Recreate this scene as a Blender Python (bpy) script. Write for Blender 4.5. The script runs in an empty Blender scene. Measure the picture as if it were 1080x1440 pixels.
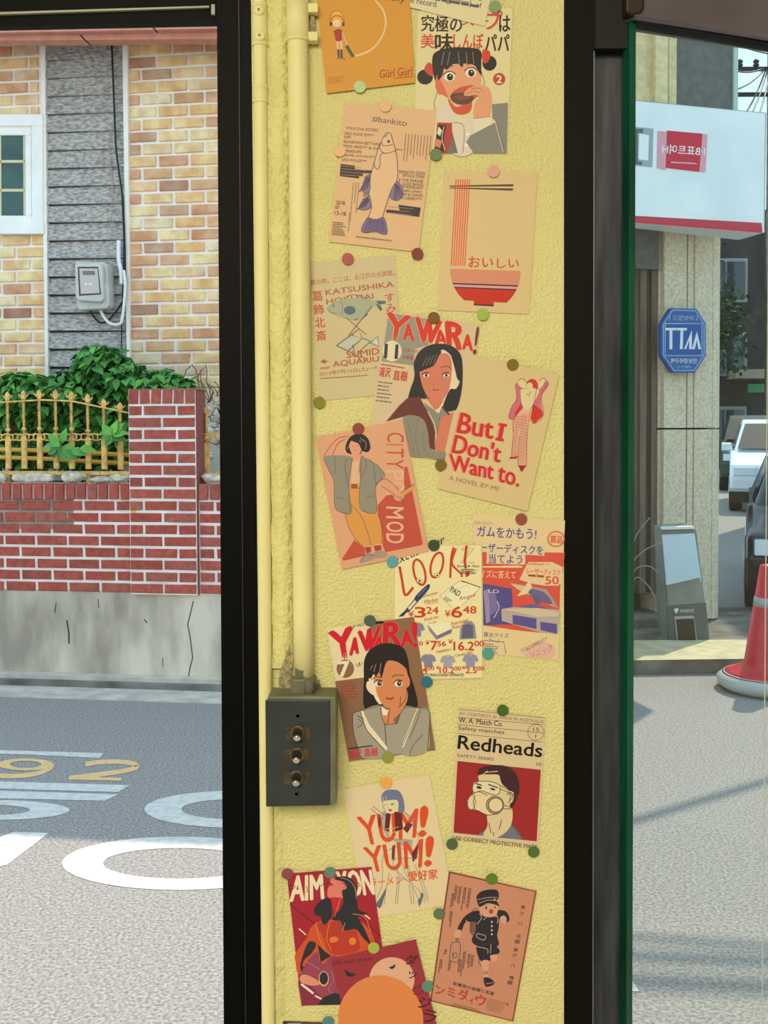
import bpy, bmesh, math, random
import numpy as np
from mathutils import Vector, Matrix, Euler
C = bpy.context.scene.collection
SC = bpy.context.scene
random.seed(7); R = random.Random(11)

# ---------------------------------------------------------------- camera
FPX = 1500.0; CAMZ = 1.5; TILT = math.radians(2.0); ROLL = 0.0045; SHY = -68/1440
cr, sr = math.cos(ROLL), math.sin(ROLL)
cz = np.array([0, -math.cos(TILT), math.sin(TILT)])
cx0 = np.array([1.0, 0, 0]); cy0 = np.cross(cz, cx0)
CX = cr*cx0 - sr*cy0; CY = sr*cx0 + cr*cy0; CZ = cz
cam_d = bpy.data.cameras.new('camera'); cam = bpy.data.objects.new('camera', cam_d); C.objects.link(cam)
cam_d.sensor_fit = 'VERTICAL'; cam_d.sensor_height = 36; cam_d.sensor_width = 27
cam_d.lens = FPX/1440*36; cam_d.shift_y = SHY; cam_d.clip_start = 0.02; cam_d.clip_end = 400
cam.matrix_world = Matrix(((CX[0],CY[0],CZ[0],0),(CX[1],CY[1],CZ[1],0),(CX[2],CY[2],CZ[2],CAMZ),(0,0,0,1)))
SC.camera = cam

# ---------------------------------------------------------------- sky, sun, lamps, exposure
w = bpy.data.worlds.new('sky'); SC.world = w; w.use_nodes = True
nt = w.node_tree; bg = nt.nodes['Background']
tc = nt.nodes.new('ShaderNodeTexCoord'); sp = nt.nodes.new('ShaderNodeSeparateXYZ'); rp = nt.nodes.new('ShaderNodeValToRGB')
nt.links.new(tc.outputs['Generated'], sp.inputs[0]); nt.links.new(sp.outputs['Z'], rp.inputs[0]); nt.links.new(rp.outputs[0], bg.inputs[0])
rp.color_ramp.elements[0].color = (.64, .80, .89, 1); rp.color_ramp.elements[1].color = (.40, .64, .92, 1)
rp.color_ramp.elements[0].position = .0; rp.color_ramp.elements[1].position = 1.0
e_ = rp.color_ramp.elements.new(.4); e_.color = (.54, .75, .89, 1)
bg.inputs[1].default_value = 1.75
SUNV = Vector((.42, .62, 1.0))
sl = bpy.data.lights.new('sun', 'SUN'); sun = bpy.data.objects.new('sun', sl); C.objects.link(sun)
sl.energy = 4.3; sl.color = (1, .87, .71); sl.angle = math.radians(.6)
sun.rotation_euler = SUNV.to_track_quat('Z', 'Y').to_euler(); sun.location = (3, 5, 9)
def area(name, loc, rot, sx, sy, e, col):
    l = bpy.data.lights.new(name, 'AREA'); l.shape = 'RECTANGLE'; l.size = sx; l.size_y = sy; l.energy = e; l.color = col
    o = bpy.data.objects.new(name, l); C.objects.link(o); o.location = loc; o.rotation_euler = rot
    return o
area('ceiling_lamp_light', (-.5, -1.3, 2.5), (math.radians(22), 0, 0), 1.6, 1.6, 120, (1, .88, .64))
SC.view_settings.view_transform = 'Standard'; SC.view_settings.look = 'None'
SC.view_settings.exposure = 0.0; SC.view_settings.gamma = 1.0; SC.view_settings.use_curve_mapping = False

# light that falls on the printed cards (used to turn seen colours into paper colours)
E_IN = np.array([.78, .70, .49])

# ---------------------------------------------------------------- projection helpers
def ray(px, py):
    a = (px-540)/FPX; b = (720-py)/FPX + SHY*1440/FPX
    d = a*CX + b*CY - CZ
    return d
def hitY(px, py, Y):
    d = ray(px, py); return Vector(d*(Y/d[1])) + Vector((0, 0, CAMZ))
def hitZ(px, py, z=0.0):
    d = ray(px, py); return Vector(d*((z-CAMZ)/d[2])) + Vector((0, 0, CAMZ))
class Frame:
    """a vertical working plane: u along it, v behind it, z up"""
    def __init__(s, O, ang):
        s.O = Vector(O); a = math.radians(ang)
        s.U = Vector((math.cos(a), -math.sin(a), 0)); s.V = Vector((math.sin(a), math.cos(a), 0)); s.ang = -a
    def P(s, u, v, z): return s.O + s.U*u + s.V*v + Vector((0, 0, z))
    def at(s, px, py, v=0.0):
        d = Vector(ray(px, py)); o = Vector((0, 0, CAMZ)); p0 = s.O + s.V*v
        t = (p0-o).dot(s.V)/d.dot(s.V); h = o + d*t
        return (h-p0).dot(s.U), h.z
H = Frame((-.935, 6.1, 0), 8.0)            # garden wall and house opposite
B = Frame((1.745, 7.5, 0), -15.0)          # building reflected in the door, built beyond the glass
G = Frame((0.2655, 1.16, 0), -22.0)        # open glass door

# ---------------------------------------------------------------- colours and materials
def lin(c):
    c = np.array(c[:3], float)/255
    return np.where(c <= .04045, c/12.92, ((c+.055)/1.055)**2.4)
def s(r, g, b): return tuple(lin((r, g, b))) + (1,)
def mat(name, c, rough=.7, metal=0, c2=None, scale=20, bump=0, bscale=None, spec=.4, detail=5, rnd=None, coat=0, stretch=None):
    m = bpy.data.materials.new(name); m.use_nodes = True; t = m.node_tree; N = t.nodes; L = t.links
    p = N['Principled BSDF']; p.inputs['Roughness'].default_value = rough; p.inputs['Metallic'].default_value = metal
    p.inputs['Specular IOR Level'].default_value = spec; p.inputs['Coat Weight'].default_value = coat
    p.inputs['Base Color'].default_value = c
    g = None
    if c2 or bump:
        g = N.new('ShaderNodeNewGeometry'); src = g.outputs['Position']
        if stretch:
            mp = N.new('ShaderNodeMapping'); mp.inputs['Scale'].default_value = stretch; L.new(src, mp.inputs[0]); src = mp.outputs[0]
    out = None
    if c2:
        n = N.new('ShaderNodeTexNoise'); n.inputs['Scale'].default_value = scale; n.inputs['Detail'].default_value = detail
        L.new(src, n.inputs['Vector']); r = N.new('ShaderNodeValToRGB'); L.new(n.outputs['Fac'], r.inputs[0])
        r.color_ramp.elements[0].position = .36; r.color_ramp.elements[1].position = .64
        r.color_ramp.elements[0].color = c; r.color_ramp.elements[1].color = c2; out = r.outputs[0]
    if rnd:
        oi = N.new('ShaderNodeObjectInfo'); r2 = N.new('ShaderNodeValToRGB'); L.new(oi.outputs['Random'], r2.inputs[0])
        while len(r2.color_ramp.elements) < len(rnd): r2.color_ramp.elements.new(.5)
        for i, cc in enumerate(rnd):
            r2.color_ramp.elements[i].position = i/(len(rnd)-1); r2.color_ramp.elements[i].color = cc
        if out:
            mx = N.new('ShaderNodeMix'); mx.data_type = 'RGBA'; mx.blend_type = 'MULTIPLY'; mx.inputs[0].default_value = 1
            L.new(r2.outputs[0], mx.inputs[6]); L.new(out, mx.inputs[7]); out = mx.outputs[2]
        else: out = r2.outputs[0]
    if out: L.new(out, p.inputs['Base Color'])
    if bump:
        n2 = N.new('ShaderNodeTexNoise'); n2.inputs['Scale'].default_value = bscale or scale; n2.inputs['Detail'].default_value = 4
        L.new(src, n2.inputs['Vector']); b = N.new('ShaderNodeBump'); b.inputs['Strength'].default_value = bump; b.inputs['Distance'].default_value = .01
        L.new(n2.outputs['Fac'], b.inputs['Height']); L.new(b.outputs[0], p.inputs['Normal'])
    return m
def glassmat(name, tint, amt=.12, rough=0.0):
    m = bpy.data.materials.new(name); m.use_nodes = True; t = m.node_tree; N = t.nodes; L = t.links
    N.remove(N['Principled BSDF']); o = N['Material Output']
    tr = N.new('ShaderNodeBsdfTransparent'); tr.inputs[0].default_value = tint
    gl = N.new('ShaderNodeBsdfGlossy'); gl.inputs['Roughness'].default_value = rough
    lw = N.new('ShaderNodeLayerWeight'); fr = N.new('ShaderNodeMath'); fr.operation = 'POWER'; fr.inputs[1].default_value = 4.5; L.new(lw.outputs['Facing'], fr.inputs[0])
    ad = N.new('ShaderNodeMath'); ad.operation = 'MULTIPLY_ADD'; ad.inputs[1].default_value = .9; ad.inputs[2].default_value = amt
    ad.use_clamp = True; L.new(fr.outputs[0], ad.inputs[0]); mx = N.new('ShaderNodeMixShader')
    L.new(ad.outputs[0], mx.inputs[0]); L.new(tr.outputs[0], mx.inputs[1]); L.new(gl.outputs[0], mx.inputs[2]); L.new(mx.outputs[0], o.inputs[0])
    return m

# ---------------------------------------------------------------- mesh helpers (everything in world coordinates, re-centred on linking)
class MB:
    def __init__(s): s.v = []; s.f = []; s.smooth = []
    def add(s, vs, fs, sm=False):
        n = len(s.v); s.v += [tuple(x) for x in vs]; s.f += [tuple(i+n for i in f) for f in fs]; s.smooth += [sm]*len(fs); return s
    def hexa(s, a, b):                       # a: four front corners, b: four back corners
        return s.add(list(a)+list(b), [(0,1,2,3),(7,6,5,4),(4,5,1,0),(5,6,2,1),(6,7,3,2),(7,4,0,3)])
    def box(s, c, d, rz=0):
        M = Matrix.Rotation(rz, 3, 'Z'); c = Vector(c); hx, hy, hz = d[0]/2, d[1]/2, d[2]/2
        q = [c+M@Vector((x*hx, y*hy, z*hz)) for y in (-1, 1) for x, z in ((-1,-1),(1,-1),(1,1),(-1,1))]
        return s.hexa(q[:4], q[4:])
    def fbox(s, F, u0, u1, v0, v1, z0, z1):
        q = [F.P(u, v, z) for v in (v0, v1) for u, z in ((u0,z0),(u1,z0),(u1,z1),(u0,z1))]
        return s.hexa(q[:4], q[4:])
    def tube(s, pts, r, n=8, cap=True):
        pts = [Vector(p) for p in pts]; rr = r if isinstance(r, (list, tuple)) else [r]*len(pts); vs = []; fs = []
        up = Vector((0, 0, 1)); pd = None
        for i, p in enumerate(pts):
            d = (pts[min(i+1, len(pts)-1)]-pts[max(i-1, 0)]).normalized()
            a = d.cross(up) if abs(d.dot(up)) < .95 else d.cross(Vector((1, 0, 0)))
            a.normalize(); b = d.cross(a)
            if pd is not None and a.dot(pd) < 0: a = -a; b = -b
            pd = a
            for k in range(n):
                t = 2*math.pi*k/n; vs.append(p+(a*math.cos(t)+b*math.sin(t))*rr[i])
        for i in range(len(pts)-1):
            for k in range(n):
                fs.append((i*n+k, i*n+(k+1)%n, (i+1)*n+(k+1)%n, (i+1)*n+k))
        s.add(vs, fs, True)
        if cap: s.f += [tuple(i+len(s.v)-len(vs) for i in q) for q in (tuple(range(n))[::-1], tuple((len(pts)-1)*n+k for k in range(n)))]; s.smooth += [False]*2
        return s
    def lathe(s, c, prof, n=24, ax='Z'):     # prof: (radius, height)
        c = Vector(c); vs = []; fs = []
        for r, h in prof:
            for k in range(n):
                t = 2*math.pi*k/n; x, y = r*math.cos(t), r*math.sin(t)
                vs.append(c+(Vector((x, y, h)) if ax == 'Z' else Vector((x, -h, y))))
        for i in range(len(prof)-1):
            for k in range(n): fs.append((i*n+k, i*n+(k+1)%n, (i+1)*n+(k+1)%n, (i+1)*n+k))
        s.add(vs, fs, True); s.f += [tuple(i+len(s.v)-len(vs) for i in q) for q in (tuple(range(n))[::-1], tuple((len(prof)-1)*n+k for k in range(n)))]; s.smooth += [False]*2; return s
    def prism(s, pts, off):                  # polygon extruded by the vector off
        n = len(pts); a = [Vector(p) for p in pts]; b = [p+Vector(off) for p in a]
        return s.add(a+b, [tuple(range(n)), tuple(range(2*n-1, n-1, -1))]+[(i+n, (i+1)%n+n, (i+1)%n, i) for i in range(n)])
    def slabY(s, quad, Y, th):               # photo outline set on the plane y = Y, made th thick towards +y
        a = [hitY(x, y, Y) for x, y in quad]; return s.prism(a, (0, th, 0))
    def slabF(s, F, quad, v, th):
        a = []
        for x, y in quad:
            u, z = F.at(x, y, v); a.append(F.P(u, v, z))
        return s.prism(a, F.V*th)
    def mesh(s, name, origin):
        me = bpy.data.meshes.new(name); o = Vector(origin)
        me.from_pydata([tuple(Vector(v)-o) for v in s.v], [], s.f); me.update()
        me.polygons.foreach_set('use_smooth', s.smooth)
        return me
    def centre(s):
        a = np.array(s.v); return Vector(((a[:,0].min()+a[:,0].max())/2, (a[:,1].min()+a[:,1].max())/2, a[:,2].min()))
    def build(s, name, m, parent=None, bevel=0, **kw):
        c = s.centre(); me = s.mesh(name, c); me.materials.append(m)
        o = bpy.data.objects.new(name, me); C.objects.link(o); place(o, c, parent)
        if bevel:
            b = o.modifiers.new('bevel', 'BEVEL'); b.width = bevel; b.segments = 2; b.limit_method = 'ANGLE'
        tag(o, **kw); return o
WL = {}
def place(o, c, parent):
    WL[o.name] = Vector(c); o.location = c
    if parent: o.parent = parent; o.location = Vector(c)-WL[parent.name]
def tag(o, label=None, cat=None, group=None, kind=None):
    if label: o['label'] = label
    if cat: o['category'] = cat
    if group: o['group'] = group
    if kind: o['kind'] = kind
    return o
def empty(name, loc, **kw):
    o = bpy.data.objects.new(name, None); C.objects.link(o); o.empty_display_size = .05; place(o, Vector(loc), None); return tag(o, **kw)
def inst(name, me, loc, parent=None, rot=(0, 0, 0), scale=(1, 1, 1), **kw):
    o = bpy.data.objects.new(name, me); C.objects.link(o); place(o, Vector(loc), parent); o.rotation_euler = rot; o.scale = scale; return tag(o, **kw)

# ---------------------------------------------------------------- printed artwork: flat shapes with one colour each, lying on a card
_tx = {}
def textgeo(body, bold, shear=0, font=None):
    k = (body, bold, shear)
    if k in _tx: return _tx[k]
    c = bpy.data.curves.new('lettering', 'FONT'); c.body = body; c.offset = bold; c.resolution_u = 3; c.shear = shear
    o = bpy.data.objects.new('lettering', c); m = o.to_mesh()
    v = np.array([x.co[:2] for x in m.vertices]) if len(m.vertices) else np.zeros((1, 2)); f = [tuple(p.vertices) for p in m.polygons]
    o.to_mesh_clear(); bpy.data.objects.remove(o); bpy.data.curves.remove(c)
    mn = v.min(0); mx = v.max(0); v = (v-mn)/np.maximum(mx-mn, 1e-6)
    _tx[k] = (v, f); return _tx[k]
def smoothpts(p, closed=True, k=5):
    p = np.array(p, float); n = len(p); out = []
    rng = range(n) if closed else range(n-1)
    for i in rng:
        a, b, c, d = (p[(i-1) % n], p[i], p[(i+1) % n], p[(i+2) % n]) if closed else (p[max(i-1, 0)], p[i], p[i+1], p[min(i+2, n-1)])
        for j in range(k):
            t = j/k; out.append(.5*((2*b)+(-a+c)*t+(2*a-5*b+4*c-d)*t*t+(-a+3*b-3*c+d)*t**3))
    if not closed: out.append(p[-1])
    return np.array(out)
def P_(x): return [tuple(map(float, q.split(','))) for q in x.split()] if isinstance(x, str) else x
class Art:
    """artwork drawn in the coordinates (x0,y0,scale) of a view, kept as flat coloured faces"""
    def __init__(s, x0=0, y0=0, sc=1): s.x0, s.y0, s.sc = x0, y0, sc; s.V = []; s.F = []; s.K = []; s.Z = []; s.z = 0
    def raw(s, v, f, col):
        n = sum(len(a) for a in s.V); s.z += 1; v = np.array(v, float)/s.sc+np.array([s.x0, s.y0])
        s.V.append(v); s.F += [tuple(i+n for i in q) for q in f]; s.K += [col]*len(f); s.Z.append(np.full(len(v), s.z))
        return s
    def p(s, col, pts, sm=0):
        q = P_(pts); q = smoothpts(q) if sm else q; return s.raw(q, [tuple(range(len(q)))], col)
    def l(s, col, w, pts, sm=0, closed=False):
        q = P_(pts)
        if closed: q = list(q)+[q[0]]
        q = smoothpts(q, False) if sm else np.array(q, float); d = np.gradient(q, axis=0); n = np.stack([-d[:,1], d[:,0]], 1)
        n /= np.maximum(np.linalg.norm(n, axis=1, keepdims=True), 1e-6); v = np.concatenate([q+n*w/2, q-n*w/2]); k = len(q)
        return s.raw(v, [(i, i+1, i+1+k, i+k) for i in range(k-1)], col)
    def e(s, col, cx, cy, rx, ry=None, ang=0, a0=0, a1=360):
        ry = ry or rx; t = np.radians(np.linspace(a0, a1, 28 if a1-a0 < 360 else 29)); t = t if a1-a0 < 360 else t[:-1]
        x = rx*np.cos(t); y = ry*np.sin(t); a = math.radians(ang)
        v = np.stack([cx+x*math.cos(a)-y*math.sin(a), cy+x*math.sin(a)+y*math.cos(a)], 1); return s.raw(v, [tuple(range(len(v)))], col)
    def ring(s, col, w, cx, cy, rx, ry=None, ang=0):
        ry = ry or rx; t = np.linspace(0, 2*math.pi, 33); a = math.radians(ang); x = rx*np.cos(t); y = ry*np.sin(t)
        return s.l(col, w, np.stack([cx+x*math.cos(a)-y*math.sin(a), cy+x*math.sin(a)+y*math.cos(a)], 1))
    def tq(s, col, body, q, bold=0, shear=0, mirror=False):   # lettering fitted into the quad tl,tr,br,bl
        cjk = any(ord(c) > 0x2E80 for c in body)
        v, f = textgeo(body, 0, shear); q = np.array(P_(q), float); a = v[:, :1]; b = v[:, 1:]
        if mirror: a = 1-a
        w = (1-a)*(b)*q[0]+a*b*q[1]+a*(1-b)*q[2]+(1-a)*(1-b)*q[3]
        if bold > .012:
            d = np.linalg.norm(q[3]-q[0])*bold*(.42 if cjk else .62)
            for dx, dy in ((-d, 0), (d, 0), (0, d*.7), (0, -d*.7)): s.raw(w+np.array([dx, dy]), f, col)
        return s.raw(w, f, col)
    def t(s, col, body, x, y, w, h, ang=0, bold=0, shear=0, mirror=False):   # x,y: lower left corner of the lettering
        a = math.radians(ang); ux = np.array([math.cos(a), math.sin(a)]); uy = np.array([math.sin(a), -math.cos(a)]); o = np.array([x, y])
        return s.tq(col, body, [tuple(o+uy*h), tuple(o+uy*h+ux*w), tuple(o+ux*w), tuple(o)], bold, shear, mirror)
    def lines(s, col, x, y, w, h, n, gap, ang=0, jit=.35, vert=False, words=True):   # small print, too small to read
        a = math.radians(ang); ux = np.array([math.cos(a), math.sin(a)]); uy = np.array([-math.sin(a), math.cos(a)])
        if vert: ux, uy = uy, ux
        for i in range(n):
            ww = w*(1-jit*R.random()); o = np.array([x, y])+uy*gap*i; k = 0
            while k < ww:
                g = min(R.uniform(3, 9)*h*.5, ww-k); vv = [o+ux*k, o+ux*(k+g), o+ux*(k+g)+uy*h, o+ux*k+uy*h]
                s.raw(vv, [(0, 1, 2, 3)], col); s.z -= 1; k += g+h*.45
            s.z += 0
        s.z += 1; return s
    def mesh_on(s, name, fn, m, parent, colfn, step=2.5e-6, **kw):
        V = np.concatenate(s.V); Z = np.concatenate(s.Z); co = [fn(V[i,0], V[i,1], Z[i]*step) for i in range(len(V))]
        mb = MB(); mb.add(co, s.F); c = mb.centre(); me = mb.mesh(name, c); me.materials.append(m)
        at = me.color_attributes.new('ink', 'FLOAT_COLOR', 'CORNER'); arr = np.ones((len(me.loops), 4), np.float32); i = 0
        for f, k in zip(s.F, s.K):
            arr[i:i+len(f), :3] = colfn(k); i += len(f)
        at.data.foreach_set('color', arr.ravel()); o = bpy.data.objects.new(name, me); C.objects.link(o); place(o, c, parent); return tag(o, **kw)
def inkmat(name, rough=.45, spec=.3):
    m = mat(name, (1, 1, 1, 1), rough, spec=spec); N = m.node_tree.nodes; a = N.new('ShaderNodeVertexColor'); a.layer_name = 'ink'
    m.node_tree.links.new(a.outputs[0], N['Principled BSDF'].inputs['Base Color']); return m
_pc = {}
def paper(c):
    if c not in _pc: _pc[c] = np.clip(lin(c)/E_IN, 0, .88)
    return _pc[c]
INK = inkmat('printed_ink')
# ================================================================ the shop front we stand in
YW = 1.15                                   # front face of the yellow pillar
paint = mat('yellow_wall_paint', (.83, .79, .365, 1), .62, c2=(.86, .83, .40, 1), scale=9, bump=.55, bscale=300)
paint_s = mat('yellow_pipe_paint', (.83, .79, .39, 1), .5, c2=(.86, .83, .44, 1), scale=12, bump=.06, bscale=60)
plaster = mat('rough_yellow_plaster', (.74, .71, .31, 1), .7, c2=(.80, .78, .36, 1), scale=25, bump=.5, bscale=140)
black = mat('black_metal', s(3, 4, 6), .5, spec=.09, c2=s(5, 6, 9), scale=5)
black2 = mat('black_post_metal', s(7, 7, 4), .5, spec=.13, c2=s(11, 10, 6), scale=30, stretch=(6, 6, .6))
steel = mat('dull_grey_steel', s(78, 84, 92), .36, .35, spec=.3, c2=s(50, 54, 64), scale=24, stretch=(3, 3, .3))
roomp = mat('room_paint', (.72, .68, .58, 1), .8, c2=(.70, .66, .56, 1), scale=3)
floorm = mat('shop_floor_tile', (.30, .28, .25, 1), .5, c2=(.36, .33, .29, 1), scale=4)
def struct(mb, name, m, parent=None, **kw): return mb.build(name, m, parent, kind=None if parent else 'structure', **kw)
struct(MB().box((0, -1.42, .02), (5.2, 5.2, .16)), 'floor', floorm)
struct(MB().box((0, -1.42, 2.68), (5.2, 5.2, .12)), 'ceiling', roomp)
struct(MB().box((-2.65, -1.42, 1.36), (.1, 5.2, 2.52)), 'wall_left', roomp)
struct(MB().box((2.65, -1.42, 1.36), (.1, 5.2, 2.52)), 'wall_right', roomp)
struct(MB().box((0, -4.07, 1.36), (5.2, .1, 2.52)), 'wall_back', roomp)

# pillar: a wall of its own with a raised plaster strip
pil = struct(MB().slabY([(350, -260), (793, -260), (793, 1700), (372.5, 1700)], YW, .22), 'wall_front', paint)
# raised strip with an uneven edge
mb = MB(); n = 60; rows = []
for i in range(n+1):
    py = -200+i*(940+200)/n; xl = 374+(py/940)*9.5+R.uniform(-1, 1)*(.6 if py < 250 else 1.2); xr = 406+(py/940)*6
    rows.append((hitY(xl-1.2, py, YW-.0005), hitY(xl+.6, py, YW-.006), hitY(xr, py, YW-.006), hitY(xr, py, YW-.0005)))
for i in range(n):
    a, b = rows[i], rows[i+1]; k = len(mb.v)
    mb.add(list(a)+list(b), [(0,1,5,4),(1,2,6,5),(2,3,7,6)], True)
mb.build('plaster_strip', plaster, pil)
mb = MB(); rows = []
for i in range(41):
    py = 1130+i*12; xl = 383+(py-1130)*.012+R.uniform(-1, 1)*1.3
    rows.append((hitY(xl-1.2, py, YW-.0004), hitY(xl+.8, py, YW-.0042), hitY(xl+4, py, YW-.003), hitY(xl+14, py, YW-.0004)))
for i in range(40): mb.add(list(rows[i])+list(rows[i+1]), [(0,1,5,4),(1,2,6,5),(2,3,7,6)], True)
mb.build('plaster_ridge', plaster, pil)
# grubby worn paint above the switch box
worn = mat('worn_plaster_patch', (.50, .45, .24, 1), .85, c2=(.25, .23, .15, 1), scale=260, bump=.6, bscale=200)
mb = MB(); A_ = [(386, 980), (392, 968), (393, 945), (401, 925), (408, 905), (410, 925), (409, 980)]
mb.slabY(A_, YW-.0066, .0005); mb.build('worn_patch', worn, pil)
mb = MB(); mb.slabY([(444, 984), (444, 962), (449, 955), (452, 968), (455, 984)], YW-.0004, .0003); mb.build('worn_patch', worn, pil)

# pipes running down the pillar
def pipe(name, x0, x1, y0, y1, wpx, Y, m, sleeves, label, grp=None):
    r = wpx/2/FPX*Y; pts = [hitY(x0+(x1-x0)*(y-y0)/(y1-y0), y, Y) for y in np.linspace(y0, y1, 12)]
    root = empty(name, pts[-1], label=label, cat='pipe', group=grp)
    MB().tube(pts, r, 20).build('pipe_tube', m, root)
    for ya, yb, extra, parts in sleeves:
        f = lambda y: hitY(x0+(x1-x0)*(y-y0)/(y1-y0), y, Y)
        ys = [ya, ya+.8, ya+4, ya+4.8, yb-4.8, yb-4, yb-.8, yb]; rr = [r*1.02, r*extra*1.07, r*extra*1.07, r*extra, r*extra, r*extra*1.09, r*extra*1.09, r*1.02]
        MB().tube([f(y) for y in ys], rr, 20).build('coupling', m, root)
        for (sx, sy) in parts:
            c = hitY(sx, sy, Y-r*extra*1.02)
            MB().lathe(c, [(.0058, -.003), (.0058, 0), (.0045, .0012), (.001, .0013)], 16, 'Y').build('screw_boss', m, root)
            MB().lathe(c+Vector((0, -.0014, 0)), [(.0014, 0), (.0014, .0005)], 8, 'Y').build('screw', worn, root)
    return root
p1 = pipe('painted_conduit', 363, 379, -220, 1640, 19, YW-.0065, paint_s, [(6, 66, 1.14, [(364, 14), (365, 50)]), (120, 146, 1.08, [])],
     'thin pale yellow conduit down the left edge of the pillar beside the black frame')
p2 = pipe('painted_conduit', 416, 427, -220, 962, 28.5, YW-.0105, paint_s, [(-60, 2, 1.15, []), (2, 60, 1.11, [])],
     'thick pale yellow conduit running down into the grey switch box')
for sy in (10, 50):
    MB().slabY([(432, sy-6), (447, sy-6), (447, sy+7), (432, sy+7)], YW-.014, .012).build('clip_lug', paint_s, p2, bevel=.001)
MB().slabY([(436, 14), (442, 14), (443, 48), (437, 48)], YW-.006, .005).build('clip_strap', worn, p2)

# switch box
boxside = mat('grey_green_box_enamel', s(120, 124, 100), .5, c2=s(100, 104, 84), scale=30, bump=.1)
plate = mat('dark_slate_plate', s(52, 62, 64), .45, c2=s(46, 55, 58), scale=30)
brown = mat('aged_switch_plate', s(96, 84, 68), .45, .3, c2=s(70, 60, 48), scale=160)
chrome = mat('chrome_lever', s(225, 225, 215), .12, 1)
drk = mat('dark_hollow', s(14, 16, 15), .7)
sb = empty('switch_box', hitY(423, 1135, YW-.02), label='dark slate surface switch box with three toggle switches in a column on the pillar', cat='switch')
MB().slabY([(376, 979), (473, 979), (473, 1132), (376, 1134)], YW-.040, .0398).build('box_body', boxside, sb, bevel=.0025)
fp = MB().slabY([(373, 984), (464, 984.5), (464, 1133), (374, 1135)], YW-.0425, .0024).build('cover_plate', plate, sb, bevel=.0012)
for px, py in ((418.5, 1007), (417, 1117)):
    c = hitY(px, py, YW-.0426); MB().lathe(c, [(.0032, -.0002), (.0032, .0004), (.002, .0003), (.0018, -.0001)], 16, 'Y').build('plate_screw', plate, fp)
for k, (px, py) in enumerate(((418.5, 1031), (417.5, 1062), (417, 1094))):
    Yf = YW-.0428; c = hitY(px, py, Yf)
    sw = MB().slabY([(px-17.5, py-8), (px+17.5, py-9), (px+17.5, py+8), (px-17.5, py+9)], Yf-.0004, .0006).build('switch_strap', brown, sb)
    MB().lathe(c, [(.0088, -.0002), (.0088, .0012), (.0066, .0016), (.0055, .0012)], 24, 'Y').build('switch_collar', brown, sw)
    MB().lathe(c+Vector((0, -.0012, 0)), [(.0052, 0), (.0052, .0008)], 20, 'Y').build('switch_socket', drk, sw)
    d = Vector((.0002, -.0085, -.0035)); q = c+Vector((0, -.0015, 0))
    MB().tube([q, q+d*.55, q+d*.75, q+d*.97, q+d], [.0022, .0028, .0036, .0036, .0022], 14).build('toggle_lever', chrome, sw)
MB().slabY([(409, 955), (443, 955), (443, 980), (408, 980)], YW-.026, .024).build('conduit_connector', boxside, sb, bevel=.002)
MB().lathe(hitY(435, 980, YW-.028), [(.0052, 0), (.0052, .017), (.0045, .0185)], 10).build('connector_nut', boxside, sb)
bare = mat('bare_grey_metal_patch', s(112, 112, 92), .6, c2=s(96, 98, 80), scale=80)
mb = MB(); mb.slabY([(415, 956), (415, 939), (421, 943), (427, 943), (426, 950), (432, 956)], YW-.0216, .0004); mb.build('paint_chip', bare, p2)

# black frame left of the pillar, and the head of the left opening
w1 = struct(MB().slabY([(303, -260), (335, -260), (346.5, 1700), (316.5, 1700)], YW+.015, .10), 'window_1', black)
MB().slabY([(334, -260), (353, -260), (373, 1700), (346, 1700)], YW+.006, .09).build('inner_stile', black, w1)
MB().slabY([(333.4, -260), (334.6, -260), (347.6, 1700), (346.6, 1700)], YW+.004, .004).build('stile_seam', mat('seam_grey', s(40, 44, 48), .5), w1)
MB().slabY([(-120, -150), (303, -150), (303, 31.5), (-120, 40)], YW+.05, .012).build('head_rail', black, w1)
shade = mat('roller_rail_grey', s(150, 150, 138), .4, .2)
MB().slabY([(-120, 20.5), (294, 8), (294, 10.4), (-120, 24)], YW+.045, .006).build('roller_rail', shade, w1)
MB().slabY([(297, 6), (302, 6), (302, 20), (297, 20)], YW+.044, .006).build('rail_bracket', shade, w1)
# closing wall above and left of the opening
struct(MB().box((-1.5, YW+.12, 2.35), (2.42, .2, .56)), 'wall_front_upper', roomp)
struct(MB().box((1.55, YW+.10, 2.40), (2.3, .2, .5)), 'trim_1', black)

# right hand posts
w2 = struct(MB().slabY([(792, -260), (836, -260), (833.5, 1700), (792, 1700)], YW+.004, .12), 'trim_2', black2)
w3 = struct(MB().slabY([(836, -260), (886, -260), (881, 1700), (834, 1700)], YW+.03, .05), 'trim_3', steel)
MB().slabY([(836, -260), (882, -260), (881.5, 68), (836, 68)], YW+.012, .016).build('lock_housing', mat('deep_black_plastic', s(6, 7, 6), .6), w3)
MB().slabY([(834.8, 72), (836.2, 72), (834.2, 1700), (832.8, 1700)], YW+.0025, .002).build('bright_edge', mat('edge_steel', s(120, 124, 126), .4, .5), w3)

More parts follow.
